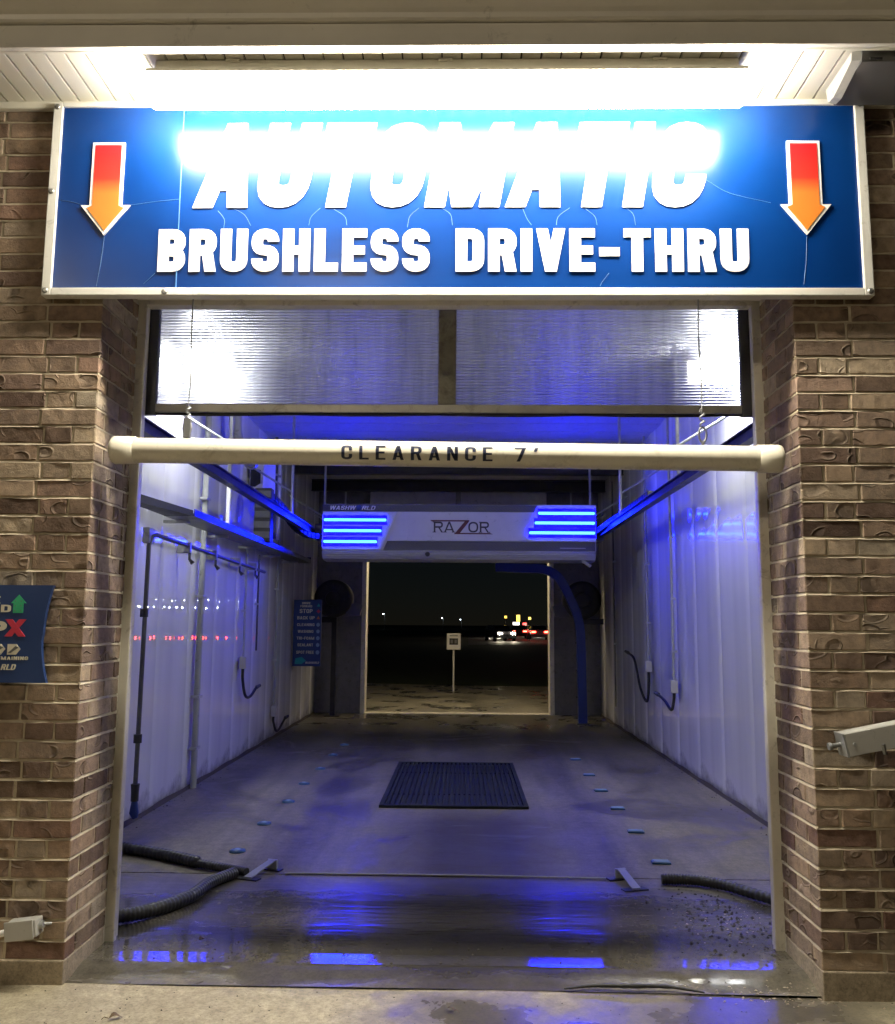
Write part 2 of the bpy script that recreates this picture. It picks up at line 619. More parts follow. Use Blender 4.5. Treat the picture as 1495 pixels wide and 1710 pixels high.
M['galv'] = paint('galvanised_steel', (0.42, 0.43, 0.43), 0.38, 0.15, 0.15, metal=0.55)
M['greypipe'] = paint('grey_conduit', (0.34, 0.35, 0.34), 0.45, 0.1, 0.2)
M['darkpipe'] = paint('dark_conduit', (0.075, 0.075, 0.08), 0.4, 0.2, 0.2)
M['unitwhite'] = paint('gantry_white', (0.70, 0.70, 0.71), 0.32, 0.04, 0.05)
M['unitgrey'] = paint('gantry_grey', (0.42, 0.42, 0.44), 0.32, 0.06)
M['perf'] = mesh_band_mat()
M['maroon'] = paint('maroon_letters', (0.12, 0.03, 0.03), 0.4, 0.1)
M['charcoal'] = paint('charcoal_letters', (0.045, 0.04, 0.045), 0.4, 0.1)
M['rail'] = paint('rail_steel', (0.05, 0.05, 0.055), 0.35, 0.15, 0.1, metal=0.5)
M['bluepaint'] = paint('blue_polyethylene', (0.010, 0.030, 0.18), 0.4, 0.1)
M['marker'] = paint('blue_marker_plastic', (0.015, 0.06, 0.15), 0.35, 0.2, 0.2)
M['grate'] = paint('black_grating', (0.010, 0.012, 0.014), 0.8, 0.25, spec=0.2)
M['boardblue'] = paint('menu_board_blue', (0.018, 0.045, 0.155), 0.4, 0.06)
M['cream_ink'] = paint('cream_ink', (0.66, 0.62, 0.50), 0.5, 0.06)
M['red_ink'] = paint('red_ink', (0.58, 0.04, 0.08), 0.45, 0.08)
M['green_ink'] = paint('green_ink', (0.04, 0.42, 0.20), 0.45, 0.2)
M['orange_ink'] = paint('orange_ink', (0.55, 0.16, 0.04), 0.45, 0.08)
M['pale_ink'] = paint('pale_blue_ink', (0.22, 0.33, 0.50), 0.45, 0.1)
M['teal_ink'] = paint('teal_ink', (0.02, 0.28, 0.30), 0.45, 0.1)
M['box'] = paint('grey_box', (0.46, 0.45, 0.42), 0.4, 0.05, 0.08)
M['boxdark'] = paint('dark_grey_box', (0.13, 0.13, 0.13), 0.45, 0.08)
M['grass'] = paint('dark_grass', (0.035, 0.055, 0.02), 0.9, 0.35, 0.2, (0.03, 0.025, 0.015), scale=2)
M['asphalt'] = paint('asphalt', (0.05, 0.05, 0.05), 0.6, 0.15)
M['leaf'] = paint('dead_leaf', (0.11, 0.065, 0.03), 0.7, 0.3)
M['dirt'] = paint('silt', (0.055, 0.045, 0.032), 0.7, 0.4, scale=30)
M['silt'] = paint('wet_silt', (0.028, 0.024, 0.018), 0.5, 0.4, scale=30)
M['chip'] = paint('pale_chip', (0.40, 0.33, 0.26), 0.7, 0.3, scale=30)
M['carbody'] = paint('car_paint', (0.06, 0.06, 0.07), 0.25, 0.05, coat=0.6)
M['carbody2'] = paint('pale_car_paint', (0.40, 0.40, 0.42), 0.25, 0.05, coat=0.6)
M['glass'] = paint('dark_glass', (0.01, 0.012, 0.015), 0.05, 0.05)
M['head'] = emit('headlight', (1.0, 0.86, 0.62), 260.0)
M['tail'] = emit('taillight', (1.0, 0.05, 0.03), 30.0)
M['street'] = emit('street_lamp_glow', (0.86, 0.93, 1.0), 220.0)
M['dimstreet'] = emit('far_lamp_glow', (0.80, 0.90, 1.0), 50.0)
M['amber'] = emit('amber_lit_sign', (1.0, 0.62, 0.08), 3.0)
M['whitesign'] = emit('white_lit_sign', (1.0, 0.9, 0.85), 5.0)
M['redsign'] = emit('red_lit_sign', (1.0, 0.06, 0.06), 4.0)


# ------------------------------------------------------------------ lettering (drawn glyphs)
def round_path(pts, r, closed=False, n=5):
    P = [Vector((p[0], p[1])) for p in pts]
    m = len(P)
    out = []
    for i in range(m):
        if not closed and i in (0, m - 1):
            out.append(P[i])
            continue
        a, b, c = P[i - 1], P[i], P[(i + 1) % m]
        la, lc = (a - b).length, (c - b).length
        k = min(r, la * 0.5 if (closed or i - 1 > 0) else la * 0.98, lc * 0.5 if (closed or i + 1 < m - 1) else lc * 0.98)
        p0, p1 = b + (a - b).normalized() * k, b + (c - b).normalized() * k
        for q in range(n + 1):
            t = q / n
            out.append(p0 * (1 - t) ** 2 + b * 2 * t * (1 - t) + p1 * t * t)
    res = []
    for p in out:
        if not res or (p - res[-1]).length > 1e-6:
            res.append(p)
    if closed and (res[0] - res[-1]).length < 1e-6:
        res.pop()
    return res


def glyph(ch, w, t):
    """list of ('p', polygon) / ('s', path, closed, corner radius) in a box w x 1"""
    L, Rr, B, T, Md = t / 2, w - t / 2, t / 2, 1 - t / 2, 0.5
    r = 0.5 * (w - t)
    V = lambda x: ('p', [(x, 0), (x + t, 0), (x + t, 1), (x, 1)])
    H = lambda z, a=0, b=None, k=0.86: ('p', [(a, z - t * k / 2), (b if b is not None else w, z - t * k / 2), (b if b is not None else w, z + t * k / 2), (a, z + t * k / 2)])
    S = lambda p, c=False, rr=r: ('s', p, c, rr)
    D = lambda x0, z0, x1, z1: ('p', [(x0, z0), (x0 + t, z0), (x1 + t, z1), (x1, z1)])
    he = t * 0.43
    G = {
        'A': [D(0, 0, w / 2 - t / 2, 1), D(w - t, 0, w / 2 - t / 2, 1), ('p', [(w * 0.2, 0.2), (w * 0.8, 0.2), (w * 0.74, 0.2 + t * 0.75), (w * 0.26, 0.2 + t * 0.75)])],
        'B': [V(0), S([(L, T), (Rr, T), (Rr, 0.53), (L, 0.53)]), S([(L, 0.48), (Rr, 0.48), (Rr, B), (L, B)])],
        'C': [S([(Rr, 0.62), (Rr, T), (L, T), (L, B), (Rr, B), (Rr, 0.38)])],
        'D': [V(0), S([(L, T), (Rr, T), (Rr, B), (L, B)])],
        'E': [V(0), H(1 - he), H(0.5, 0, w * 0.92), H(he)],
        'F': [V(0), H(1 - he), H(0.5, 0, w * 0.9)],
        'G': [S([(Rr, 0.66), (Rr, T), (L, T), (L, B), (Rr, B), (Rr, 0.48)]), H(0.45, w * 0.5)],
        'H': [V(0), V(w - t), H(0.5)],
        'I': [V(0)],
        'K': [V(0), D(t * 0.6, 0.42, w - t, 1), D(w - t, 0, t * 0.9, 0.6)],
        'L': [V(0), H(he)],
        'M': [V(0), V(w - t), D(w / 2 - t / 2, 0, 0, 1), D(w / 2 - t / 2, 0, w - t, 1)],
        'N': [V(0), V(w - t), D(w - t, 0, 0, 1)],
        'O': [S([(L, B), (Rr, B), (Rr, T), (L, T)], True)],
        'P': [V(0), S([(L, T), (Rr, T), (Rr, 0.46), (L, 0.46)])],
        'R': [V(0), S([(L, T), (Rr, T), (Rr, 0.5), (L, 0.5)]), D(w - t, 0, w * 0.45, 0.5)],
        'S': [S([(Rr, 0.70), (Rr, T), (L, T), (L, 0.5), (Rr, 0.5), (Rr, B), (L, B), (L, 0.30)])],
        'T': [('p', [(w / 2 - t / 2, 0), (w / 2 + t / 2, 0), (w / 2 + t / 2, 1), (w / 2 - t / 2, 1)]), H(1 - he)],
        'U': [S([(L, 1), (L, B), (Rr, B), (Rr, 1)])],
        'V': [D(w / 2 - t / 2, 0, 0, 1), D(w / 2 - t / 2, 0, w - t, 1)],
        'W': [D(w * 0.25 - t / 2, 0, 0, 1), D(w * 0.25 - t / 2, 0, w / 2 - t / 2, 1), D(w * 0.75 - t / 2, 0, w / 2 - t / 2, 1), D(w * 0.75 - t / 2, 0, w - t, 1)],
        'X': [D(0, 0, w - t, 1), D(w - t, 0, 0, 1)],
        'Z': [H(1 - he), H(he), D(0, 0, w - t, 1)],
        '-': [H(0.46)],
        '7': [H(1 - he), D(w * 0.18, 0, w - t, 0.95)],
        "'": [('p', [(0, 0.68), (t * 0.8, 0.68), (t * 1.5, 1), (t * 0.45, 1)])],
    }
    return G[ch]


def glyph_mesh(mb, ch, w, t, h, x0, z0, y, depth, shear=0.0, k0=0):
    tr = lambda p: (x0 + (p[0] + shear * p[1]) * h, z0 + p[1] * h)
    for k, g in enumerate(glyph(ch, w, t)):
        yy = y - 0.00025 * (k + k0)
        if g[0] == 'p':
            mb.prism_xz([tr(p) for p in g[1]], yy, y + depth)
        else:
            path = round_path(g[1], g[3], g[2])
            n = len(path)
            lo, hi = [], []
            for i, p in enumerate(path):
                a = path[i - 1] if (g[2] or i > 0) else p
                b = path[(i + 1) % n] if (g[2] or i < n - 1) else p
                d = (b - a).normalized()
                nn = Vector((-d.y, d.x))
                if (g[2] or 0 < i < n - 1):
                    d1 = (path[(i + 1) % n] - p).normalized()
                    q = max(0.5, abs(Vector((-d1.y, d1.x)).dot(nn)))
                else:
                    q = 1.0
                lo.append(tr(p + nn * (t / 2 / q)))
                hi.append(tr(p - nn * (t / 2 / q)))
            m = n if g[2] else n - 1
            vs = [(p[0], yy, p[1]) for p in lo] + [(p[0], yy, p[1]) for p in hi] + [(p[0], y + depth, p[1]) for p in lo] + [(p[0], y + depth, p[1]) for p in hi]
            fs = []
            for i in range(m):
                j = (i + 1) % n
                fs += [(i, n + i, n + j, j), (i, j, 2 * n + j, 2 * n + i), (n + j, n + i, 3 * n + i, 3 * n + j)]
            if not g[2]:
                fs += [(0, 2 * n, 3 * n, n), (n - 1, 2 * n - 1, 4 * n - 1, 3 * n - 1)]
            mb.add(vs, fs)


WID = {'M': 1.42, 'W': 1.5, 'I': 0.0, '-': 0.72, "'": 0.45, 'L': 0.88, 'E': 0.9, 'F': 0.88, 'T': 0.95, 'A': 1.05, 'V': 1.02}


def text_layout(s, w, t, gap, space):
    x, out = 0.0, []
    for ch in s:
        if ch == ' ':
            x += space
            continue
        cw = t if ch == 'I' else max(t * 1.6, w * WID.get(ch, 1.0))
        out.append((ch, x, cw))
        x += cw + gap
    return out, x - gap


def text(s, x0, x1, z0, h, y, mat, parent, w=0.6, t=0.2, gap=0.1, space=0.35, depth=0.004, shear=0.0, single=None, name='letter'):
    """letters between x0 and x1 on the plane y, facing -Y; one mesh each, or joined when single is a name"""
    lay, tot = text_layout(s, w, t, gap, space)
    tot += shear
    f = (x1 - x0) / (tot * h)
    objs = []
    joint = MB()
    for i, (ch, x, cw) in enumerate(lay):
        mb = joint if single else MB()
        g = MB()
        glyph_mesh(g, ch, cw, t, h, 0, z0, y, depth, shear)
        vs = [(x0 + (vx + x * h) * f, vy, vz) for vx, vy, vz in g.v]
        mb.add(vs, g.f)
        if not single:
            objs.append(mb.build(name, mat, parent))
    if single:
        objs.append(joint.build(single, mat, parent))
    return objs


def ribbed(ctrl, r, n=40):
    P = curve_pts(ctrl, n)
    return P, [r * (1.0 if (k // 2) % 2 else 0.90) for k in range(len(P))]


# ------------------------------------------------------------------ ground
HALF, LEN, CEIL = 2.37, 10.9, 3.78
g = MB().add([(-900, 10.9, -0.03), (900, 10.9, -0.03), (900, 1500, -0.03), (-900, 1500, -0.03)], [(0, 1, 2, 3)])
g.add([(-900, -600, -0.03), (900, -600, -0.03), (900, 10.9, -0.03), (-900, 10.9, -0.03)], [(0, 1, 2, 3)])
struct(g.build('ground', M['grass']))
# driveway in front of the bay
def apron_z(x, y):
    return -0.004 + 0.0025 * math.sin(x * 3.1 + y * 1.7) + 0.0015 * math.sin(x * 7.3 - y * 5.1) - 0.012 * max(0.0, min(1.0, (x + 0.2) / 2.0))
a = MB().grid(lambda u, v: (-8 + 16 * u, -14 + 14.02 * v, apron_z(-8 + 16 * u, -14 + 14.02 * v)), 90, 80)
struct(a.build('entrance_apron', M['apron']))
# sill strip between the piers: worn edge up to the door line
def sill_z(x, y):
    e = max(0.0, min(1.0, (y - 0.015) / 0.18))
    e = e * e * (3 - 2 * e)
    return (0.0006 - 0.010 * max(0.0, min(1.0, (x + 0.2) / 2.0))) * (1 - e) + 0.0226 * e + 0.0015 * math.sin(x * 4.3) * e * (1 - e)
s_ = MB().grid(lambda u, v: (-1.55 + 3.1 * u, 0.015 + 0.295 * v, sill_z(-1.55 + 3.1 * u, 0.015 + 0.295 * v)), 60, 14)
struct(s_.build('door_sill', M['bayfloor']))


def floor_z(x, y):
    """shallow troughs behind the door line hold the water"""
    b = lambda c, w: math.exp(-((y - c) / w) ** 2)
    return 0.002 + 0.016 * (1.6 - y)
ys = [0.31 + 0.02 * i for i in range(64)] + [1.59]
mbf = MB()
nx = 2
vs, fs = [], []
for j, y in enumerate(ys):
    for i in range(nx + 1):
        vs.append((-HALF + 2 * HALF * i / nx, y, floor_z(0, y)))
for j in range(len(ys) - 1):
    for i in range(nx):
        fs.append((j * (nx + 1) + i, j * (nx + 1) + i + 1, (j + 1) * (nx + 1) + i + 1, (j + 1) * (nx + 1) + i))
mbf.add(vs, fs, True)
struct(mbf.build('entry_floor', M['bayfloor']))
fl = MB().add([(-HALF, 1.602, 0.003), (HALF, 1.602, 0.003), (HALF, LEN, 0.003), (-HALF, LEN, 0.003)], [(0, 1, 2, 3)])
fl.add([(-HALF, 1.602, 0.003), (-HALF, 1.602, -0.03), (HALF, 1.602, -0.03), (HALF, 1.602, 0.003)], [(0, 1, 2, 3)])
fl.add([(-HALF, 1.58, -0.012), (HALF, 1.58, -0.012), (HALF, 1.61, -0.012), (-HALF, 1.61, -0.012)], [(0, 1, 2, 3)])
struct(fl.build('bay_floor', M['bayfloor']))
ra = MB().grid(lambda u, v: (-7 + 16 * u, LEN + 7.2 * v + (0.5 * math.sin(u * 9) * v), 0.002 + 0.003 * math.sin(u * 31) * v), 40, 12)
struct(ra.build('rear_apron', M['rearapron']))
rd = MB().add([(0.5, 62, -0.02), (11, 62, -0.02), (15, 130, -0.02), (1, 130, -0.02)], [(0, 1, 2, 3)])
rd.add([(-200, 130.0, -0.016), (220, 130.0, -0.016), (220, 146, -0.016), (-200, 146, -0.016)], [(0, 1, 2, 3)])
struct(rd.build('road', M['asphalt']))

# ------------------------------------------------------------------ brick piers
BC, BL, BH, BJ, BD = 0.0795, 0.2435, 0.069, 0.0105, 0.095
CX, REV = 1.535, 0.42
Z0 = 0.09
NCOURSE = 47
_bcache = {}


def brick_mesh(ln, var, mat=None):
    key = (round(ln, 3), var)
    if mat is None and key in _bcache:
        return _bcache[key]
    rg = random.Random(hash(key) & 0xffff)
    bm = bmesh.new()
    bmesh.ops.create_cube(bm, size=1.0)
    for v in bm.verts:
        v.co = Vector((v.co.x * ln, v.co.y * BD, v.co.z * BH))
    bmesh.ops.bevel(bm, geom=list(bm.edges), offset=0.0035, segments=1, affect='EDGES')
    longe = [e for e in bm.edges if abs(e.verts[0].co.x - e.verts[1].co.x) > ln * 0.5]
    bmesh.ops.subdivide_edges(bm, edges=longe, cuts=4 if ln > 0.15 else 2, use_grid_fill=True)
    for v in bm.verts:
        s = 0.0017
        v.co += Vector((rg.uniform(-s, s), rg.uniform(-s, s), rg.uniform(-s, s) * 1.3))
    me = bpy.data.meshes.new('brick')
    bm.to_mesh(me)
    bm.free()
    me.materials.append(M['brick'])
    _bcache[key] = me
    return me


def build_pier(side, label, outer):
    """side -1: corner at x=-CX, wall runs to -outer; bricks inside the seen width are parts, the rest one joined part"""
    th = thing('brick_wall', label, 'wall', loc=(side * (CX + 0.3), 0.2, 0))
    off = Vector(th.location)
    sx = lambda d: side * (CX + d)        # d metres outward from the corner

    def place(cx, cy, cz, ln, along, seen, bucket):
        me = brick_mesh(ln, random.randrange(7))
        jy = random.uniform(-0.0025, 0.002)
        rz = (0 if along == 'x' else math.pi / 2) + (math.pi if random.random() < 0.5 else 0)
        if seen:
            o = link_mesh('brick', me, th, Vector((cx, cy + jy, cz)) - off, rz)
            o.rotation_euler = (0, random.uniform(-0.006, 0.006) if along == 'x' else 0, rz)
        else:
            mt = Matrix.Rotation(rz, 3, 'Z')
            bucket.add([mt @ v.co + Vector((cx, cy + jy, cz)) - off for v in me.vertices], [tuple(p.vertices) for p in me.polygons])
    rest = MB()
    for k in range(NCOURSE):
        cz = Z0 + BC * k + BJ / 2 + BH / 2
        if k % 2 == 0:
            front = 0.0
            ret = [(BD + BJ, BL), (BD + BJ + BL + BJ, REV - BD - 2 * BJ - BL)]
        else:
            place(sx(BD / 2), BL / 2, cz, BL, 'y', True, rest)
            front = BD + BJ
            ret = [(BL + BJ, REV - BL - BJ)]
        d = front
        while d < outer:
            ln = BL / 2 - BJ / 2 if (k % 2 and d < BD + BJ + 0.001) else BL
            ln = min(ln, outer - d)
            if ln < 0.03:
                break
            place(sx(d + ln / 2), BD / 2, cz, ln, 'x', d < 0.56, rest)
            d += ln + BJ
        if cz < 3.06:
            for y0, ln in ret:
                if ln > 0.02:
                    place(sx(BD / 2), y0 + ln / 2, cz, ln, 'y', True, rest)
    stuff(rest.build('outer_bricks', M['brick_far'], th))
    core = MB().box(*sorted((sx(0.0045), sx(outer))), 0.0045, REV - 0.001, Z0, 3.84)
    core.box(*sorted((sx(0.06), sx(outer))), REV - 0.001, 0.62, Z0, 3.84)
    rg = random.Random(5 + side)
    for k in range(1, NCOURSE + 1):
        zb, zt = Z0 + BC * k - BJ / 2, Z0 + BC * k + BJ / 2
        n = 34
        fr = [(sx(-0.0005 + (outer + 0.0) * i / n), rg.uniform(-0.0022, 0.0012), zb + rg.uniform(-0.0015, 0.001)) for i in range(n + 1)]
        bk = [(p[0], 0.0075, zt + 0.0005) for p in fr]
        core.add(fr + bk, [((i, i + 1, n + 2 + i, n + 1 + i) if side > 0 else (i + 1, i, n + 1 + i, n + 2 + i)) for i in range(n)])
        if zt < 3.06:
            n = 12
            fr = [(sx(rg.uniform(-0.0022, 0.0012)), -0.0005 + (REV + 0.0) * i / n, zb + rg.uniform(-0.0015, 0.001)) for i in range(n + 1)]
            bk = [(sx(0.0075), p[1], zt + 0.0005) for p in fr]
            core.add(fr + bk, [(i, i + 1, n + 2 + i, n + 1 + i) for i in range(n)])
    c = core.build('mortar_bed', M['mortar'], th)
    c.location = -off
    base = MB().bbox(*sorted((sx(-0.003), sx(outer))), -0.005, REV - 0.02, -0.05, Z0 + 0.003, 0.006)
    b = base.build('foundation', M['found'], th)
    b.location = -off
    return th


build_pier(-1, 'brown brick pier carrying the small blue drive-forward board', 1.5)
build_pier(1, 'dark brown brick pier with grey hinged arm bolted to it', 1.5)
lt = MB().box(-CX - 0.02, CX + 0.02, 0.012, REV - 0.003, 3.06, 3.84)
tag(lt.build('lintel_wall', M['mortar']), 'lintel wall above the bay opening, behind the blue sign', 'wall')

# ------------------------------------------------------------------ eave
ev = thing('roof_eave', 'white vinyl soffit with grey gutter above the bay entrance', 'eave', loc=(0, -0.2, 3.83))
EO = Vector((0, -0.2, 3.83))


def ebuild(mb, name, mat, parent=ev):
    o = mb.build(name, mat, parent)
    o.location = -EO if parent is ev else (0, 0, 0)
    return o
SB = 0.0835
bd = MB()
bd.add([(-SB / 2 + 0.0050, -0.385, 3.83), (SB / 2 - 0.0050, -0.385, 3.83), (SB / 2 - 0.0050, -0.012, 3.83), (-SB / 2 + 0.0050, -0.012, 3.83),
        (-SB / 2 + 0.0030, -0.385, 3.840), (SB / 2 - 0.0030, -0.385, 3.840), (SB / 2 - 0.0030, -0.012, 3.840), (-SB / 2 + 0.0030, -0.012, 3.840)],
       [(3, 2, 1, 0), (0, 1, 5, 4), (1, 2, 6, 5), (2, 3, 7, 6), (3, 0, 4, 7)])
bme = bd.mesh('soffit_board', M['soffit'])
for i in range(-32, 33):
    o = link_mesh('soffit_board', bme, ev, Vector((i * SB + 0.027, 0, random.uniform(-0.0008, 0.0008))) - EO)
ebuild(MB().box(-4.2, 4.2, -0.40, 0.3, 3.842, 3.86), 'soffit_backing', M['dark'])
ebuild(MB().bbox(-4.2, 4.2, -0.034, -0.004, 3.795, 3.829, 0.004), 'wall_trim', M['soffit'])
ebuild(MB().bbox(-4.2, 4.2, -0.402, -0.383, 3.815, 3.829, 0.004), 'edge_trim', M['soffit'])
ebuild(MB().bbox(-4.2, 4.2, -0.430, -0.403, 3.815, 3.915, 0.004), 'fascia', M['gutter'])
gp = [(-0.405, 3.918), (-0.445, 3.918), (-0.452, 3.925), (-0.455, 3.945), (-0.47, 3.955), (-0.505, 3.985), (-0.515, 4.01), (-0.515, 4.05), (-0.53, 4.055), (-0.53, 4.09), (-0.505, 4.09), (-0.405, 4.09)]
ebuild(MB().profile_x(gp, -4.2, 4.2, close=True), 'gutter', M['gutter'])
rf = MB().add([(-4.2, -0.5, 4.09), (4.2, -0.5, 4.09), (4.2, 5.5, 5.6), (-4.2, 5.5, 5.6), (-4.2, 11.5, 4.09), (4.2, 11.5, 4.09)], [(0, 1, 2, 3), (3, 2, 5, 4)])
ebuild(rf, 'roof_deck', M['asphalt'])


# fluorescent fixture
def fixture(label, loc, lens, length=2.50, group=None):
    f = thing('light_fixture', label, 'lamp', group, loc=loc)
    x = length / 2
    for sx_ in (-0.9, 0.0, 0.9):
        MB().bbox(sx_ - 0.03, sx_ + 0.03, -0.058, 0.058, 0.030, 0.042, 0.002).build('mount_bracket', M['housing'], f)
    MB().bbox(-x - 0.012, x + 0.012, -0.0785, 0.0785, -0.0305, -0.012, 0.005).bbox(-x + 0.02, x - 0.02, -0.05, 0.05, -0.012, 0.041, 0.004).build('housing', M['housing'], f)
    pr = []
    for k in range(13):
        a_ = math.pi * k / 12
        cx, sz = math.cos(a_), math.sin(a_)
        pr.append((-0.078 * math.copysign(abs(cx) ** 0.55, cx), -0.031 - 0.098 * sz ** 0.6))
    MB().profile_x(pr, -x, x, True, True, False).build('lens', lens, f)
    for sgn in (-1, 1):
        e = MB()
        e.add([(sgn * x, p[0] * 1.02, p[1] - 0.001) for p in pr] + [(sgn * (x + 0.014), p[0] * 0.96, p[1] * 0.96) for p in pr],
              [tuple(range(13)), tuple(range(13, 26))] + [(i, i + 1, 14 + i, 13 + i) for i in range(12)])
        e.build('end_cap', lens, f)
    return f
fixture('long lit fluorescent fixture under the soffit above the blue sign', (0, -0.278, 3.785), M['lens'])

# ------------------------------------------------------------------ big sign
SX0, SX1, SZ0, SZ1, SY = -1.79, 1.87, 2.8936, 3.8086, -0.045
sg = thing('entrance_sign', 'wide blue AUTOMATIC BRUSHLESS DRIVE-THRU sign with two red arrows', 'sign', loc=(0.04, SY, SZ0))
SO = Vector(sg.location)


def sb(mb, name, mat, parent=sg):
    o = mb.build(name, mat, parent)
    if parent is sg:
        o.location = -SO
    return o


def shift(objs, off):
    for o in objs:
        o.location = -off
def bulge(x, z):
    return SY + 0.002 - 0.011 * math.sin(math.pi * (x - SX0) / (SX1 - SX0)) * math.sin(math.pi * (z - SZ0) / (SZ1 - SZ0))
sb(MB().box(SX0 + 0.01, SX1 - 0.01, SY + 0.008, -0.008, SZ0 + 0.01, SZ1 - 0.01), 'backing', M['signframe'])
sb(MB().grid(lambda u, v: (SX0 + 0.02 + (SX1 - SX0 - 0.04) * u, bulge(SX0 + (SX1 - SX0) * u, SZ0 + (SZ1 - SZ0) * v), SZ0 + 0.02 + (SZ1 - SZ0 - 0.04) * v), 40, 12), 'face', M['signblue'])
FW = 0.042
sb(MB().bbox(SX0, SX0 + FW, SY - 0.012, -0.006, SZ0, SZ1, 0.004), 'frame_side', M['signframe'])
sb(MB().bbox(SX1 - FW, SX1, SY - 0.012, -0.006, SZ0, SZ1, 0.004), 'frame_side', M['signframe'])
sb(MB().bbox(SX0 + FW, SX1 - FW, SY - 0.011, -0.006, SZ0, SZ0 + 0.036, 0.004), 'frame_rail', M['signframe'])
sb(MB().bbox(SX0 + FW, SX1 - FW, SY - 0.011, -0.006, SZ1 - 0.020, SZ1, 0.004), 'frame_rail', M['signframe'])
sc_ = MB()
sc_.tube([(0, 0.006, 0), (0, -0.002, 0), (0, -0.005, 0)], [0.013, 0.013, 0.007], 12)
scm = sc_.mesh('screw', M['screw'])
for x, z in ((SX0 + 0.018, SZ1 - 0.022), (SX0 + 0.016, 3.38), (SX0 + 0.018, SZ0 + 0.022), (SX1 - 0.018, SZ0 + 0.02), (SX1 - 0.02, SZ1 - 0.02), (-1.24, SZ0 + 0.016)):
    link_mesh('screw', scm, sg, Vector((x, SY - 0.013, z)) - SO)
sb(MB().bbox(-1.196, -1.192, SY - 0.0045, SY + 0.004, SZ0 + 0.037, SZ1 - 0.022, 0.001), 'seam', M['crease'])
shift(text('BRUSHLESS', -1.28, -0.07, 3.005, 0.197, SY - 0.0025, M['letter'], sg, w=0.58, t=0.235, gap=0.085, depth=0.003), SO)
shift(text('DRIVE-THRU', 0.045, 1.335, 3.005, 0.197, SY - 0.0025, M['letter'], sg, w=0.58, t=0.235, gap=0.085, depth=0.003), SO)
shift(text('AUTOMATIC', -1.135, 1.20, 3.302, 0.405, SY - 0.0025, M['letter'], sg, w=0.66, t=0.255, gap=0.07, depth=0.003, shear=0.19), SO)


def arrow_poly(cx, top, sh, tip, hw, sw, inset):
    i = inset
    return [(cx - sw + i, top - i), (cx + sw - i, top - i), (cx + sw - i, sh - i * 0.2 + 0.0), (cx + hw - i * 2.2, sh - i), (cx, tip + i * 1.5), (cx - hw + i * 2.2, sh - i), (cx - sw + i, sh - i * 0.2)]
for cx in (-1.527, 1.592):
    ar = sb(MB().prism_xz(arrow_poly(cx, 3.615, 3.315, 3.175, 0.112, 0.073, 0.0), SY - 0.006, SY + 0.002), 'arrow', M['letter'])
    MB().prism_xz(arrow_poly(cx, 3.615, 3.315, 3.175, 0.112, 0.073, 0.013), SY - 0.0085, SY - 0.003).build('arrow_fill', arrow_mat('arrow_print', 3.18, 3.60), ar)
for o in sg.children:                      # letters and arrows lie on the bulged face
    if o.name.split('.')[0] in ('letter', 'arrow', 'seam'):
        for q in [o] + list(o.children):
            for v in q.data.vertices:
                v.co.y += bulge(v.co.x, v.co.z) - SY - 0.002
# creases in the stretched face
cr = [[(-0.95, 3.30), (-0.90, 3.27), (-0.87, 3.22)], [(-1.02, 3.29), (-0.99, 3.25), (-0.99, 3.21)], [(-0.56, 3.30), (-0.60, 3.26), (-0.61, 3.22)], [(-0.50, 3.295), (-0.45, 3.26), (-0.44, 3.22)],
      [(-0.12, 3.30), (-0.16, 3.26), (-0.17, 3.21)], [(-0.02, 3.30), (0.02, 3.27), (0.03, 3.22)], [(0.34, 3.30), (0.36, 3.25), (0.38, 3.22)], [(0.55, 3.30), (0.50, 3.26), (0.49, 3.22)],
      [(0.62, 3.295), (0.66, 3.26), (0.67, 3.22)], [(0.80, 3.30), (0.83, 3.27), (0.84, 3.22)], [(1.16, 3.43), (1.26, 3.37), (1.44, 3.325)], [(1.592, 3.17), (1.585, 3.06), (1.57, 2.95)],
      [(-1.527, 3.17), (-1.535, 3.06), (-1.55, 2.94)], [(-1.42, 3.318), (-1.30, 3.335), (-1.20, 3.345)], [(-1.77 + 0.03, 3.345), (-1.68, 3.335), (-1.63, 3.318)],
      [(0.72, 3.00), (0.69, 2.96), (0.68, 2.94)], [(-1.29, 3.00), (-1.33, 2.96), (-1.34, 2.95)]]
for c in cr:
    sb(MB().tube([(x, bulge(x, z) - 0.0005, z) for x, _, z in [(p[0], 0, p[1]) for p in curve_pts([(a_, b_, 0) for a_, b_ in c], 5)]], 0.0010, 5), 'crease', M['crease'])

# ------------------------------------------------------------------ door frame and overhead door
df = thing('door_frame', 'cream painted steel frame lining the bay opening', 'door frame', loc=(0, 0.45, 0))
for s in (-1, 1):
    j = MB()
    j.bbox(*sorted((s * 1.495, s * 1.560)), 0.425, 0.46, 0.0, 3.10, 0.006)
    j.bbox(*sorted((s * 1.512, s * 1.590)), 0.4605, 0.52, 0.0, 3.10, 0.006)
    j.bbox(*sorted((s * 1.536, s * 1.575)), 0.405, 0.4245, 0.0, 3.10, 0.004)
    o = j.build('jamb', M['cream'], df)
    o.location = (0, -0.45, 0)
h = MB()
h.bbox(-1.494, 1.494, 0.405, 0.47, 3.022, 3.10, 0.005)
h.bbox(-1.534, 1.534, 0.10, 0.404, 3.045, 3.06, 0.003)
o = h.build('header', M['cream'], df)
o.location = (0, -0.45, 0)
fl_ = MB().grid(lambda u, v: (-1.533 + 3.066 * u, -0.004 + 0.11 * v, 2.945 + 0.10 * v - 0.012 * math.sin(u * 9.0) ** 2 * (1 - v)), 60, 2)
o = fl_.build('flashing', M['creamtrim'], df)
o.location = (0, -0.45, 0)

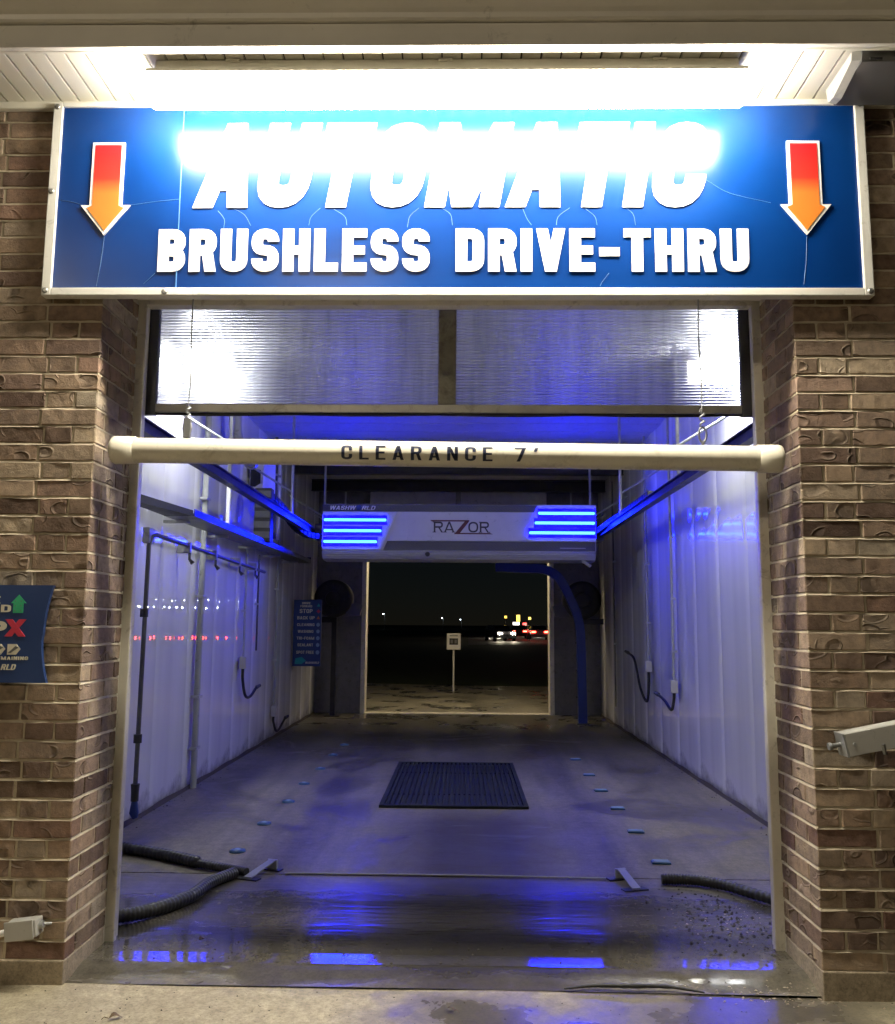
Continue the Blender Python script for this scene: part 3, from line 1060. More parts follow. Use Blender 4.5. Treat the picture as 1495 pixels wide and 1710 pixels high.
od = thing('overhead_door', 'raised overhead door with fluted translucent panes behind clearance bar', 'door', loc=(0, 0.53, 2.5))
OO = Vector((0, 0.53, 2.5))


def obuild(mb, name, mat, p=od):
    o = mb.build(name, mat, p)
    o.location = -OO
    return o
for s in (-1, 1):
    obuild(MB().bbox(*sorted((s * 1.468, s * 1.545)), 0.525, 0.56, 2.497, 3.45, 0.003), 'stile', M['stile'])
    nf = 58
    def flute(u, v, s=s):
        x = s * (0.045 + (1.468 - 0.045) * u)
        z = 2.553 + 0.88 * v
        return (x, 0.542 + 0.0022 * math.cos(2 * math.pi * v * nf), z)
    obuild(MB().grid(flute, 2, nf * 6), 'pane', M['poly'])
obuild(MB().bbox(-0.045, 0.045, 0.530, 0.556, 2.553, 3.45, 0.003), 'mullion', M['mull'])
obuild(MB().bbox(-1.467, 1.467, 0.524, 0.562, 2.510, 2.552, 0.004), 'bottom_rail', M['alu'])
ru = MB().grid(lambda u, v: (-1.505 + 3.01 * u, 0.535 + 0.012 * math.cos(math.pi * (v - 0.5)), 2.509 - 0.012 * v - 0.006 * abs(math.sin(u * 13)) * v), 60, 4)
obuild(ru, 'rubber_seal', M['black'])
obuild(MB().bbox(-1.467, 1.467, 0.526, 0.56, 3.434, 3.45, 0.004), 'top_rail', M['alu'])

# ------------------------------------------------------------------ clearance bar on its wires
cb = thing('clearance_bar', 'cream plastic pipe lettered CLEARANCE 7 feet hung across the opening', 'clearance bar', loc=(0, 0.045, 2.203))
tilt = math.atan2(-0.03, 3.0)
cb.rotation_euler = (0, -tilt, 0)
cb.scale = (1.0165, 1.0165, 1.0165)
MB().tube([(-1.40, 0, 0), (1.40, 0, 0)], 0.055, 40).build('pipe', M['pvc'], cb)
for s in (-1, 1):
    MB().tube([(s * 1.345, 0, 0), (s * 1.347, 0, 0), (s * 1.430, 0, 0), (s * 1.443, 0, 0), (s * 1.449, 0, 0)], [0.0555, 0.0605, 0.0615, 0.059, 0.048], 40).build('end_cap', M['pvc'], cb)
CT = 'CLEARANCE'


def bar_text(s, x0, x1):
    lay, tot = text_layout(s, 0.5, 0.15, 0.32, 0.5)
    hh = 0.066
    f = (x1 - x0) / (tot * hh)
    for ch, x, cw in lay:
        g_ = MB()
        glyph_mesh(g_, ch, cw, 0.15, hh, 0, -hh / 2, 0, 0.0, 0.0)
        vs = []
        for vx, vy, vz in g_.v:
            ang = vz / 0.058
            r_ = 0.0582 - vy * 1.0
            vs.append((x0 + (vx + x * hh) * f, -r_ * math.cos(ang - 0.10), r_ * math.sin(ang - 0.10)))
        m_ = MB().add(vs, g_.f)
        # subdivide so that the letters hug the pipe
        me = m_.mesh('letter', M['navy'])
        bm = bmesh.new()
        bm.from_mesh(me)
        bmesh.ops.remove_doubles(bm, verts=bm.verts, dist=1e-6)
        bmesh.ops.triangulate(bm, faces=list(bm.faces))
        bmesh.ops.subdivide_edges(bm, edges=list(bm.edges), cuts=3, use_grid_fill=True)
        for v in bm.verts:
            rr = math.hypot(v.co.y, v.co.z)
            v.co.y *= 0.0564 / rr
            v.co.z *= 0.0564 / rr
        bm.to_mesh(me)
        bm.free()
        link_mesh('letter', me, cb)
bar_text(CT, -0.44, 0.207)
bar_text("7'", 0.30, 0.405)
for s, x, zt, lab in ((-1, -1.143, 2.262, 'thin wire holding up the clearance bar at the hose tray side'), (1, 1.133, 2.240, 'twisted wire with shackle holding the clearance bar at the smooth wall side')):
    hw = thing('hanging_wire', lab, 'wire', 'wires of the clearance bar', loc=(x, 0.045, zt))
    zt2 = 2.955 - zt
    MB().tube(curve_pts([(0, 0, 0.16), (0.003, 0.004, 0.3), (-0.003, 0.004, 0.5), (0, 0.0, zt2)], 6), 0.0032, 6).build('wire', M['galv'], hw)
    tw = [(0.010 * math.cos(k * 0.9), 0.010 * math.sin(k * 0.9), 0.085 + k * 0.0045) for k in range(20)]
    MB().tube(tw, 0.0042, 6).build('twist', M['galv'], hw)
    rg_ = [(0.017 * math.cos(a_ / 12 * 2 * math.pi), 0.0, 0.055 + 0.034 * math.sin(a_ / 12 * 2 * math.pi)) for a_ in range(13)]
    MB().tube(rg_, 0.005, 7).build('shackle', M['screw'], hw)
    if s < 0:
        MB().bbox(-0.016, 0.016, -0.01, 0.01, 0.012, 0.10, 0.003).build('strap', M['boxdark'], hw)
    MB().tube([(0, 0, -0.01), (0, 0, 0.022)], 0.006, 8).build('eye_bolt', M['screw'], hw)
    MB().tube([(0.014 * math.sin(a_ / 10 * 2 * math.pi), 0, zt2 - 0.01 + 0.014 * math.cos(a_ / 10 * 2 * math.pi)) for a_ in range(11)], 0.0045, 6).build('hook', M['screw'], hw)

# ------------------------------------------------------------------ bay walls, ceiling, far wall
def liner_panel():
    """0.8 m of folded sheet: two bowed pans at different depths"""
    pts = []
    n = 8
    for k in range(n + 1):
        u = k / n
        pts.append((0.02 + 0.36 * u, 0.000 + 0.0030 * (1 - (2 * u - 1) ** 2)))
    for k in range(n + 1):
        u = k / n
        pts.append((0.42 + 0.36 * u, 0.008 + 0.0030 * (1 - (2 * u - 1) ** 2)))
    pts = [(0.0, 0.008)] + pts
    pts.append((0.80, 0.008))
    return pts


LP = liner_panel()


def bay_wall(side, label):
    w = thing('bay_wall', label, 'wall', loc=(side * HALF, 5.4, 0))
    mb = MB()
    seg_s = []
    n = len(LP)
    vs = [(-side * p[1], p[0], 0.0) for p in LP] + [(-side * p[1], p[0], CEIL + 0.01) for p in LP]
    fs = [(i, i + 1, n + i + 1, n + i) if side < 0 else (i + 1, i, n + i, n + i + 1) for i in range(n - 1)]
    mb.add(vs, fs, True)
    me = mb.mesh('panel', M['liner'])
    me.set_sharp_from_angle(angle=R(12))
    for k in range(13):
        o = link_mesh('panel', me, w, (0, 0.52 + 0.8 * k - 5.4, 0))
    b_ = MB().box(*sorted((side * 0.004, side * 0.2)), 0.62 - 5.4, LEN - 5.4, -0.05, 4.08)
    b_.build('backing', M['rearwall'], w)
    c_ = MB().grid(lambda u, v: (-side * (0.030 + 0.012 * (1 - v)), 0.6 - 5.4 + 10.2 * u, 0.003 + 0.035 * v + 0.006 * math.sin(u * 70) * v), 80, 1)
    c_.build('base_seal', M['dirt'], w)
    return w
bay_wall(-1, 'glossy white folded panel wall behind the hose tray')
bay_wall(1, 'glossy white folded panel wall with two short hose loops')
cl = MB()
for k in range(24):
    y0 = 0.62 + k * 0.43
    cl.add([(-HALF, y0, CEIL), (HALF, y0, CEIL), (HALF, y0 + 0.40, CEIL), (-HALF, y0 + 0.40, CEIL), (HALF, y0 + 0.415, CEIL + 0.02), (-HALF, y0 + 0.415, CEIL + 0.02), (HALF, y0 + 0.43, CEIL), (-HALF, y0 + 0.43, CEIL)],
           [(3, 2, 1, 0), (5, 4, 2, 3), (7, 6, 4, 5)])
cl.box(-HALF - 0.2, HALF + 0.2, 0.5, 10.95, CEIL + 0.03, CEIL + 0.1)
struct(cl.build('ceiling', M['ceil']))
ew = thing('end_wall', 'dark grey wall around the far exit opening', 'wall', loc=(0, LEN, 0))
for s in (-1, 1):
    MB().box(*sorted((s * 1.60, s * 2.6)), 0.0, 0.25, 0, CEIL).build('wall_pier', M['rearwall'], ew)
MB().box(-1.60, 1.60, 0.002, 0.248, 3.05, CEIL).build('wall_head', M['rearwall'], ew)
xf = thing('door_frame', 'pale steel frame of the far exit opening', 'door frame', loc=(0, LEN, 0))
for s in (-1, 1):
    MB().bbox(*sorted((s * 1.525, s * 1.598)), -0.03, 0.29, 0.0, 3.05, 0.006).build('jamb', M['cream'], xf)
MB().bbox(-1.52, 1.52, -0.03, 0.2, 2.97, 3.045, 0.005).build('header', M['cream'], xf)
xd = thing('exit_door', 'raised pale panel door above the far exit', 'door', loc=(0, LEN - 0.12, 3.1))
for k in range(2):
    for s in (-1, 1):
        MB().bbox(*sorted((s * 0.04, s * 1.48)), 0, 0.04, 0.02 + 0.31 * k, 0.30 + 0.31 * k, 0.01).build('panel', M['ceil'], xd)
MB().bbox(-0.035, 0.035, -0.012, 0.03, 0.02, 0.62, 0.005).build('mullion', M['alu'], xd)
MB().bbox(-1.5, 1.5, -0.008, 0.045, -0.02, 0.018, 0.005).build('bottom_rail', M['alu'], xd)
th_ = MB().bbox(-1.52, 1.52, LEN - 0.02, LEN + 0.22, -0.02, 0.014, 0.006)
tag(th_.build('exit_threshold', M['cream']), 'pale metal threshold strip across the far exit', 'threshold')

# ------------------------------------------------------------------ lamps inside the bay and over the exit
def bay_lamp(side, label):
    l = thing('bay_lamp', label, 'lamp', 'white lamps high on the bay walls', loc=(side * 2.14, 3.30, 3.62))
    MB().bbox(-0.10, 0.10, -0.20, 0.20, 0.05, 0.09, 0.006).build('housing', M['housing'], l)
    MB().tube([(0, -0.16, 0), (0, -0.14, 0), (0, 0.14, 0), (0, 0.16, 0)], [0.04, 0.065, 0.065, 0.04], 16).build('lens', M['baylens'], l)
    MB().bbox(-0.16, 0.16, 0.19, 0.20, -0.13, 0.088, 0.003).build('added_visor', M['housing'], l)  # plate added to keep the lamp's light off the far bay
    for y in (-0.12, 0.12):
        MB().tube([(side * 0.06, y, 0.09), (side * 0.06, y, 0.16)], 0.012, 8).build('stem', M['greypipe'], l)
bay_lamp(-1, 'white lamp glowing through the fluted pane above the hose tray')
bay_lamp(1, 'white lamp glowing through the fluted pane beside the twisted wire')
rl = fixture('fluorescent fixture outside above the far exit', (0, LEN + 0.45, 3.40), M['rearlens'])
MB().box(-1.4, 1.4, -0.19, 0.2, 0.042, 0.09).build('bracket', M['gutter'], rl)

# ------------------------------------------------------------------ wash gantry
GY = 7.2
ga = thing('wash_gantry', 'white RAZOR wash gantry with glowing blue light strips', 'wash gantry', loc=(0.03, GY, 2.25))
GO = Vector((0.03, GY, 2.25))


def gb(mb, name, mat, p=ga):
    o = mb.build(name, mat, p)
    o.location = -GO if p is ga else (0, 0, 0)
    return o
GX0, GX1 = -1.70, 1.76
gb(MB().bbox(GX0 + 0.004, GX1 - 0.004, GY + 0.012, GY + 0.42, 2.37, 2.97, 0.02), 'housing', M['unitwhite'])
# rounded ribbed lower lip
pr = [(GY + 0.40, 2.37), (GY + 0.012, 2.37)]
for k in range(4):
    z = 2.365 - k * 0.022
    y = GY - 0.012 + 0.007 * k * k
    pr += [(y, z), (y, z - 0.013), (y + 0.008, z - 0.015), (y + 0.008, z - 0.020)]
pr += [(GY + 0.12, 2.265), (GY + 0.40, 2.26)]
gb(MB().profile_x(pr, GX0 + 0.01, GX1 - 0.01, close=True), 'lower_lip', M['unitgrey'])
gb(MB().prism_xz([(GX0 + 0.01, 2.875), (0.98, 2.875), (1.02, 2.962), (GX0 + 0.01, 2.962)], GY, GY + 0.02), 'perforated_band', M['perf'])
gb(MB().prism_xz([(-0.92, 2.385), (GX1 - 0.02, 2.385), (GX1 - 0.02, 2.50), (-0.87, 2.50)], GY, GY + 0.02), 'perforated_band', M['perf'])
gb(MB().prism_xz([(-0.86, 2.506), (0.82, 2.506), (0.975, 2.869), (-0.70, 2.869)], GY - 0.004, GY + 0.02), 'name_panel', M['unitwhite'])
for (poly, rows) in (([(GX0 + 0.008, 2.39), (-0.955, 2.39), (-0.745, 2.869), (GX0 + 0.008, 2.869)], ((2.762, -0.885), (2.625, -0.945), (2.487, -1.00))),
                     ([(0.865, 2.506), (GX1 - 0.008, 2.506), (GX1 - 0.008, 2.966), (1.055, 2.966)], ((2.858, 1.03), (2.735, 0.985), (2.610, 0.915)))):
    lp = gb(MB().prism_xz(poly, GY - 0.014, GY + 0.02), 'light_panel', M['unitwhite'])
    for z, xe in rows:
        x0, x1 = (GX0 + 0.03, xe) if xe < 0 else (xe, GX1 - 0.025)
        gb(MB().bbox(x0 - 0.012, x1 + 0.012, GY - 0.018, GY - 0.008, z - 0.062, z + 0.062, 0.003), 'strip_glow', M['ledglow'], lp)  # glowing plate in place of strip light spilling over the panel
        gb(MB().tube([(x0, GY - 0.028, z), (x0 + 0.006, GY - 0.028, z), (x1 - 0.006, GY - 0.028, z), (x1, GY - 0.028, z)], [0.010, 0.017, 0.017, 0.010], 10), 'light_strip', M['led'], lp)
sn = MB().tube([(-0.36, GY - 0.03, 2.335), (-0.36, GY + 0.0, 2.335)], 0.03, 14)
gb(sn, 'sensor_eye', M['black'])
sl_ = text('WASHW', -1.61, -1.27, 2.893, 0.052, GY - 0.004, M['white'], ga, w=0.62, t=0.16, gap=0.12, depth=0.003, shear=0.2)
sl_ += text('RLD', -1.20, -1.02, 2.893, 0.052, GY - 0.004, M['white'], ga, w=0.62, t=0.16, gap=0.12, depth=0.003, shear=0.2)
shift(sl_, GO)
gl_ = MB().prism_xz([(-1.235 + 0.036 * math.cos(k / 14 * 2 * math.pi), 2.92 + 0.036 * math.sin(k / 14 * 2 * math.pi)) for k in range(14)], GY - 0.004, GY + 0.002)
gb(gl_, 'globe_emblem', M['bluepaint'])
gb(MB().bbox(1.30, 1.62, GY - 0.003, GY + 0.002, 2.418, 2.424, 0.001), 'maker_line', M['white'])
# RAZOR with serifs and a long Z
def serif(mb, x, z, w_):
    mb.box(x - w_ / 2, x + w_ / 2, GY - 0.0085, GY - 0.002, z, z + 0.009)
def razor():
    hz, z0 = 0.135, 2.612
    for ch, x, w_ in (('R', -0.285, 0.115), ('A', -0.155, 0.13), ('O', 0.150, 0.125), ('R', 0.295, 0.115)):
        mb = MB()
        glyph_mesh(mb, ch, w_ / hz, 0.15, hz, x, z0, GY - 0.007, 0.005)
        if ch == 'R':
            serif(mb, x + 0.008, z0 - 0.001, 0.045)
            serif(mb, x + w_ - 0.004, z0 - 0.001, 0.04)
            serif(mb, x + 0.002, z0 + hz - 0.008, 0.03)
        if ch == 'A':
            serif(mb, x + 0.01, z0 - 0.001, 0.045)
            serif(mb, x + w_ - 0.01, z0 - 0.001, 0.045)
        gb(mb, 'letter', M['charcoal'])
    mb = MB()
    mb.prism_xz([(-0.33, 2.768), (0.165, 2.768), (0.155, 2.750), (-0.31, 2.750)], GY - 0.009, GY - 0.002)
    mb.prism_xz([(0.105, 2.751), (0.160, 2.751), (0.045, 2.605), (-0.015, 2.605)], GY - 0.0086, GY - 0.002)
    mb.prism_xz([(-0.02, 2.606), (0.42, 2.606), (0.46, 2.590), (-0.03, 2.590)], GY - 0.0092, GY - 0.002)
    gb(mb, 'letter', M['maroon'])
razor()
gb(MB().tube([(1.60, GY + 0.1, 2.27), (1.68, GY + 0.02, 2.20)], 0.022, 10), 'nozzle', M['galv'])
for s, x in ((-1, GX0), (1, GX1)):
    gb(MB().bbox(*sorted((x, x + s * 0.10)), GY + 0.06, GY + 0.36, 2.52, 2.72, 0.01), 'trolley', M['rail'])

# rails the gantry runs on
def gantry_rail(s, x, label):
    r_ = thing('gantry_rail', label, 'rail', 'rails carrying the gantry', loc=(x, 5.6, 2.62))
    q = MB()
    q.box(-0.035, 0.035, -5.0, 5.0, -0.042, -0.035)
    q.box(-0.006, 0.006, -5.0, 5.0, -0.035, 0.035)
    q.box(-0.035, 0.035, -5.0, 5.0, 0.035, 0.042)
    q.build('beam', M['rail'], r_)
    for y in (-4.6, -2.3, 0.3, 2.6, 4.7):
        k = MB()
        k.box(-0.012, 0.012, y - 0.02, y + 0.02, 0.043, CEIL - 2.62)
        k.build('hanger', M['galv'], r_)
        k = MB()
        k.cyl((0, y, 0.30), (s * (HALF - abs(x) - 0.02), y, 0.62), 0.012, 8)
        k.build('brace', M['galv'], r_)
gantry_rail(-1, -1.83, 'dark steel rail carrying the gantry beside the hose tray')
gantry_rail(1, 1.83, 'dark steel rail carrying the gantry on the smooth wall side')


# cable chains feeding the gantry
def cable_chain(pts, label, n):
    P = curve_pts(pts, 12)
    th = thing('cable_chain', label, 'cable chain', loc=P[0])
    L_ = [0.0]
    for a_, b_ in zip(P, P[1:]):
        L_.append(L_[-1] + (b_ - a_).length)
    me = MB().bbox(-0.045, 0.045, -0.055, 0.055, -0.035, 0.035, 0.012).mesh('chain_link', M['blackgloss'])
    for k in range(n):
        d = L_[-1] * (k + 0.5) / n
        i = max(j for j in range(len(L_) - 1) if L_[j] <= d)
        t = (P[i + 1] - P[i]).normalized()
        p = P[i] + t * (d - L_[i])
        o = link_mesh('chain_link', me, th, p - P[0])
        o.rotation_euler = t.to_track_quat('Y', 'Z').to_euler()
        o.scale = (1, L_[-1] / n / 0.125, 1)
cable_chain([(-2.05, 5.7, 2.86), (-2.0, 6.15, 2.78), (-1.93, 6.6, 2.62), (-1.84, 6.95, 2.55), (-1.72, 7.30, 2.56)], 'black cable chain sagging from the dark box to the gantry', 15)
cable_chain([(1.90, 4.6, 2.72), (1.88, 5.6, 2.70), (1.85, 6.5, 2.68), (1.80, 7.25, 2.64)], 'black cable chain lying straight along the smooth wall side rail', 24)
cx_ = thing('chain_box', 'tall black box where the sagging cable chain ends', 'box', loc=(-2.06, 5.55, 2.62))
MB().bbox(-0.09, 0.09, -0.07, 0.07, -0.30, 0.28, 0.01).build('body', M['black'], cx_)
for k in range(5):
    MB().bbox(-0.085, 0.085, -0.078, -0.069, -0.26 + k * 0.11, -0.19 + k * 0.11, 0.003).build('cover', M['boxdark'], cx_)

# ------------------------------------------------------------------ left side hose tray and pipe
ty = thing('hose_tray', 'long dark hose tray bracketed along the white panel wall', 'tray', loc=(-2.12, 5.4, 2.30))
q = MB()
q.box(-0.13, 0.10, -2.4, 2.9, -0.012, 0.0)
q.box(0.10, 0.106, -2.4, 2.9, -0.012, 0.042)
q.box(-0.136, -0.13, -2.4, 2.9, -0.012, 0.09)
q.box(-0.13, 0.10, 2.9, 2.906, -0.012, 0.07)
q.build('trough', M['rail'], ty)
MB().add([(-0.22, -3.2, 0.03), (0.10, -2.42, -0.012), (0.10, -2.42, 0.03), (-0.22, -3.2, 0.10), (-0.24, -3.2, 0.03), (-0.13, -2.42, -0.012), (-0.13, -2.42, 0.03), (-0.24, -3.2, 0.10)],
         [(0, 1, 2, 3), (4, 7, 6, 5), (0, 4, 5, 1), (3, 2, 6, 7)]).build('end_flare', M['black'], ty)
for y in (-2.1, -0.9, 0.3, 1.5, 2.6):
    MB().box(-0.235, -0.03, y - 0.02, y + 0.02, -0.035, -0.013).build('wall_bracket', M['galv'], ty)
MB().bbox(0.02, 0.055, -1.20, -1.16, 0.0, 0.62, 0.004).build('post', M['white'], ty)
MB().bbox(-0.24, 0.06, -1.195, -1.165, 0.62, 0.65, 0.004).build('top_arm', M['galv'], ty)
hs = curve_pts([(-0.02, -2.3, 0.03), (0.01, -1.2, 0.028), (-0.04, 0.0, 0.03), (0.02, 1.4, 0.028), (0.0, 2.8, 0.03)], 8)
tag(MB().tube([p + Vector((-2.12, 5.4, 2.30)) for p in hs], 0.024, 8).build('tray_hose', M['blackgloss']), 'black hose lying in the long wall tray', 'hose')

wp = thing('spray_pipe', 'dark pipe running under the hose tray then down to the floor', 'pipe', loc=(-2.28, 2.75, 0))
MB().tube(curve_pts([(0.02, 3.8, 2.06), (0.02, 0.35, 2.12)], 2) + [Vector((0.02, 0.12, 2.125)), Vector((0.015, 0.03, 2.10)), Vector((0.01, 0, 2.03)), Vector((0.0, 0, 0.30))], 0.017, 10).build('pipe', M['darkpipe'], wp)
for y in (0.9, 1.7, 2.6, 3.3):
    MB().bbox(-0.07, 0.045, y - 0.015, y + 0.015, 2.05, 2.14, 0.004).build('clip', M['galv'], wp)
    MB().tube([(0.02, y + 0.05, 2.08), (0.02, y + 0.05, 2.0), (0.05, y + 0.05, 1.965)], [0.012, 0.012, 0.02], 8).build('nozzle', M['darkpipe'], wp)
for z in (1.53, 0.62):
    MB().tube([(0, 0, z - 0.03), (0, 0, z + 0.03)], 0.03, 12).build('coupling', M['black'], wp)
MB().tube([(0, 0, 0.30), (0.0, 0, 0.24), (0.0, 0, 0.18)], [0.032, 0.028, 0.028], 12).build('fitting', M['black'], wp)
MB().tube([(0, 0, 0.18), (0, 0, 0.1), (0.01, 0, 0.06)], [0.022, 0.034, 0.02], 12).build('drain_valve', M['bluepaint'], wp)
MB().bbox(-0.035, 0.02, -0.03, 0.09, 2.05, 2.17, 0.01).build('elbow_cover', M['greypipe'], wp)


# ------------------------------------------------------------------ conduits with boxes and hose loops
def conduit(label, x, y, z0, z1, loop=None, box=True, mat='greypipe', r=0.014, clamps=()):
    s = 1 if x > 0 else -1
    c = thing('wall_conduit', label, 'conduit', loc=(x, y, z0))
    MB().tube([(0, 0, 0), (0, 0, z1 - z0)], r, 8).build('pipe', M[mat], c)
    for z in clamps:
        MB().bbox(*sorted((s * 0.035, -s * (r + 0.006))), -r * 1.9, r * 1.9, z - z0 - 0.012, z - z0 + 0.012, 0.003).build('clamp', M['galv'], c)
    if box:
        MB().bbox(*sorted((s * 0.03, -s * 0.045)), -0.055, 0.055, -0.13, 0.0, 0.008).build('junction_box', M['box'], c)
    if loop:
        MB().tube(curve_pts([(0, 0, -0.11)] + loop, 7), 0.016, 8).build('hose', M['black'], c)
        e = Vector(loop[-1])
        MB().tube([e, e + Vector((-s * 0.03, 0.05, 0.02))], [0.024, 0.018], 8).build('nozzle', M['darkpipe'], c)
    return c
conduit('thick grey square conduit from ceiling to floor on tray wall', -2.31, 4.25, 0.0, CEIL, box=False, r=0.030, clamps=(0.35, 0.8, 1.7, 2.6))
conduit('grey conduit ending in a box with a hanging hose on tray wall', -2.30, 5.85, 1.10, 2.28, loop=[(0.0, 0.01, -0.25), (0.01, 0.10, -0.42), (0.02, 0.28, -0.45), (0.05, 0.45, -0.36)], clamps=(1.6, 2.0))
conduit('short dark spray rod hanging below the tray end', -2.28, 6.35, 1.15, 2.25, box=False, mat='darkpipe', r=0.011, clamps=(1.68,))
conduit('thin grey conduit near the far end of the tray wall', -2.31, 7.55, 0.42, 3.7, loop=[(0.0, 0.0, -0.2), (0.02, 0.15, -0.33), (0.05, 0.5, -0.2)], clamps=(1.0, 1.9))
conduit('grey conduit with box and short hooked hose on the smooth wall', 2.30, 5.6, 0.90, CEIL, loop=[(0.0, 0.02, -0.2), (-0.02, 0.06, -0.31), (-0.03, 0.30, -0.24), (-0.05, 0.52, -0.19)], clamps=(1.2, 1.75, 2.4))
conduit('thin grey conduit with box and long hose loop on the smooth wall', 2.30, 6.85, 1.05, CEIL, loop=[(0.0, 0.0, -0.25), (-0.01, 0.08, -0.48), (-0.02, 0.40, -0.35), (-0.02, 0.75, -0.02), (-0.04, 1.05, 0.06)], clamps=(1.5, 2.2))
conduit('thin dark conduit on the smooth wall beside the blue arch', 2.31, 9.2, 0.3, 3.6, box=False, mat='darkpipe', r=0.011, clamps=(1.2, 2.4))
# duct and plumbing high on the tray wall
dk = thing('vent_duct', 'fat grey duct elbow high on the tray wall', 'duct', loc=(-2.22, 5.1, 3.3))
MB().tube(curve_pts([(0, -0.25, 0.48), (0.0, -0.22, 0.10), (0.02, 0.0, -0.10), (0.04, 0.30, -0.14)], 8), 0.062, 14).build('elbow', M['greypipe'], dk)
MB().tube([(0.04, 0.26, -0.14), (0.04, 0.32, -0.14)], 0.075, 14).build('collar', M['galv'], dk)
pbx = thing('control_panel', 'white wall cabinet with dark port high on tray wall', 'cabinet', loc=(-2.26, 6.3, 3.05))
MB().bbox(-0.08, 0.08, -0.32, 0.32, -0.2, 0.5, 0.01).build('body', M['white'], pbx)
MB().prism_xz([(0.02 * 0 - 0.06, 0.16), (0.05, 0.13), (0.05, -0.02), (-0.01, -0.06), (-0.06, -0.05)], -0.335, -0.322).build('port', M['black'], pbx)
for k, (x, y) in enumerate(((-2.26, 7.0), (-2.24, 7.12))):
    c = conduit(('dark riser pipe beside the wall cabinet', 'white riser pipe beside the wall cabinet')[k], x, y, 2.5, CEIL, box=False, mat=('darkpipe', 'white')[k], r=0.022, clamps=(2.9, 3.3))
# ceiling beams
for k, y in enumerate((8.6, 10.2)):
    bmn = MB()
    bmn.box(-HALF, HALF, y - 0.05, y + 0.05, CEIL - 0.015, CEIL - 0.003)
    bmn.box(-HALF, HALF, y - 0.008, y + 0.008, CEIL - 0.18, CEIL - 0.015)
    bmn.box(-HALF, HALF, y - 0.05, y + 0.05, CEIL - 0.192, CEIL - 0.18)
    tag(bmn.build('ceiling_beam', M['rail']), ('dark steel ceiling beam just behind the gantry', 'dark steel ceiling beam nearest the far exit')[k], 'beam', 'ceiling beams')

# ------------------------------------------------------------------ floor pieces
gr = thing('floor_grate', 'black drain grating set in the middle of the bay floor', 'grate', loc=(0.02, 4.6, 0.004))
gw, gl = 0.60, 1.12
for (x0, x1, y0, y1) in ((-gw, gw, -gl, -gl + 0.04), (-gw, gw, gl - 0.04, gl), (-gw, -gw + 0.04, -gl + 0.04, gl - 0.04), (gw - 0.04, gw, -gl + 0.04, gl - 0.04)):
    MB().bbox(x0, x1, y0, y1, 0.0, 0.022, 0.003).build('frame_bar', M['grate'], gr)
bm_ = MB().bbox(-0.013, 0.013, -gl + 0.041, gl - 0.041, 0.002, 0.02, 0.003).mesh('grate_bar', M['grate'])
nb = 26
for i in range(nb):
    link_mesh('grate_bar', bm_, gr, (-gw + 0.062 + (2 * gw - 0.124) * i / (nb - 1), 0, 0))
for y in (-0.55, 0.55):
    MB().box(-gw + 0.041, gw - 0.041, y - 0.008, y + 0.008, 0.001, 0.006).build('cross_bar', M['grate'], gr)
MB().box(-gw + 0.04, gw - 0.04, -gl + 0.04, gl - 0.04, 0.0, 0.0008).build('pit', M['dark'], gr)

mk = None
for side, x, ys_, lab in ((-1, -1.35, (2.09, 2.87, 3.67, 4.49, 5.32, 6.26, 7.09), 'small round blue floor marker in the row on the tray side'),
                          (1, 1.33, (1.93, 2.74, 3.53, 4.29, 5.1, 6.09), 'small slotted blue floor marker in the row on the smooth wall side')):
    src = None
    for y in ys_:
        if src is None:
            m = thing('floor_marker', lab, 'floor marker', 'blue markers, ' + ('tray side row' if side < 0 else 'smooth wall row'))
            if side < 0:
                MB().tube([(0, 0, 0.0), (0, 0, 0.012), (0, 0, 0.017)], [0.078, 0.074, 0.05], 20).build('base', M['marker'], m)
                MB().tube([(0, 0, 0.0165), (0, 0, 0.021)], [0.03, 0.022], 12).build('cap', M['pale_ink'], m)
            else:
                MB().bbox(-0.085, 0.085, -0.05, 0.05, 0.0, 0.014, 0.005).build('base', M['marker'], m)
                for k in range(3):
                    MB().bbox(-0.07, 0.07, -0.036 + k * 0.027, -0.018 + k * 0.027, 0.0135, 0.019, 0.002).build('rib', M['pale_ink'], m)
            src = m
        else:
            m = copy_tree(src)
        m.scale = (0.68, 0.68, 0.9)
        m.location = (x + random.uniform(-0.012, 0.012), y, 0.004)
        m.rotation_euler = (0, 0, random.uniform(-0.1, 0.1))


def floor_bracket(x, y, rz, label):
    b = thing('floor_bracket', label, 'bracket', 'metal brackets on the bay floor', loc=(x, y, 0.004), rz=rz)
    b.scale = (0.72, 0.8, 0.72)
    MB().bbox(-0.10, 0.10, 0.10, 0.17, 0.0, 0.012, 0.003).build('foot_plate', M['rail'], b)
    MB().bbox(-0.12, 0.08, -0.17, -0.10, 0.0, 0.012, 0.003).build('foot_plate', M['rail'], b)
    MB().add([(-0.05, -0.15, 0.013), (0.02, -0.15, 0.013), (0.05, 0.14, 0.075), (-0.015, 0.14, 0.075), (-0.05, -0.15, 0.022), (0.02, -0.15, 0.022), (0.05, 0.14, 0.084), (-0.015, 0.14, 0.084)],
             [(0, 3, 2, 1), (4, 5, 6, 7), (0, 1, 5, 4), (1, 2, 6, 5), (2, 3, 7, 6), (3, 0, 4, 7)]).build('arm', M['galv'], b)
    MB().bbox(-0.03, 0.06, 0.125, 0.15, 0.013, 0.083, 0.003).build('riser', M['galv'], b)
floor_bracket(-1.09, 1.58, -0.35, 'bent metal floor bracket where the two black hoses meet')
floor_bracket(1.03, 1.47, 0.3, 'bent metal floor bracket near the single black hose')
jp = MB().tube([(-0.95, 1.585, 0.011), (-0.3, 1.59, 0.011), (0.3, 1.585, 0.011), (0.92, 1.56, 0.011)], 0.0055, 8)
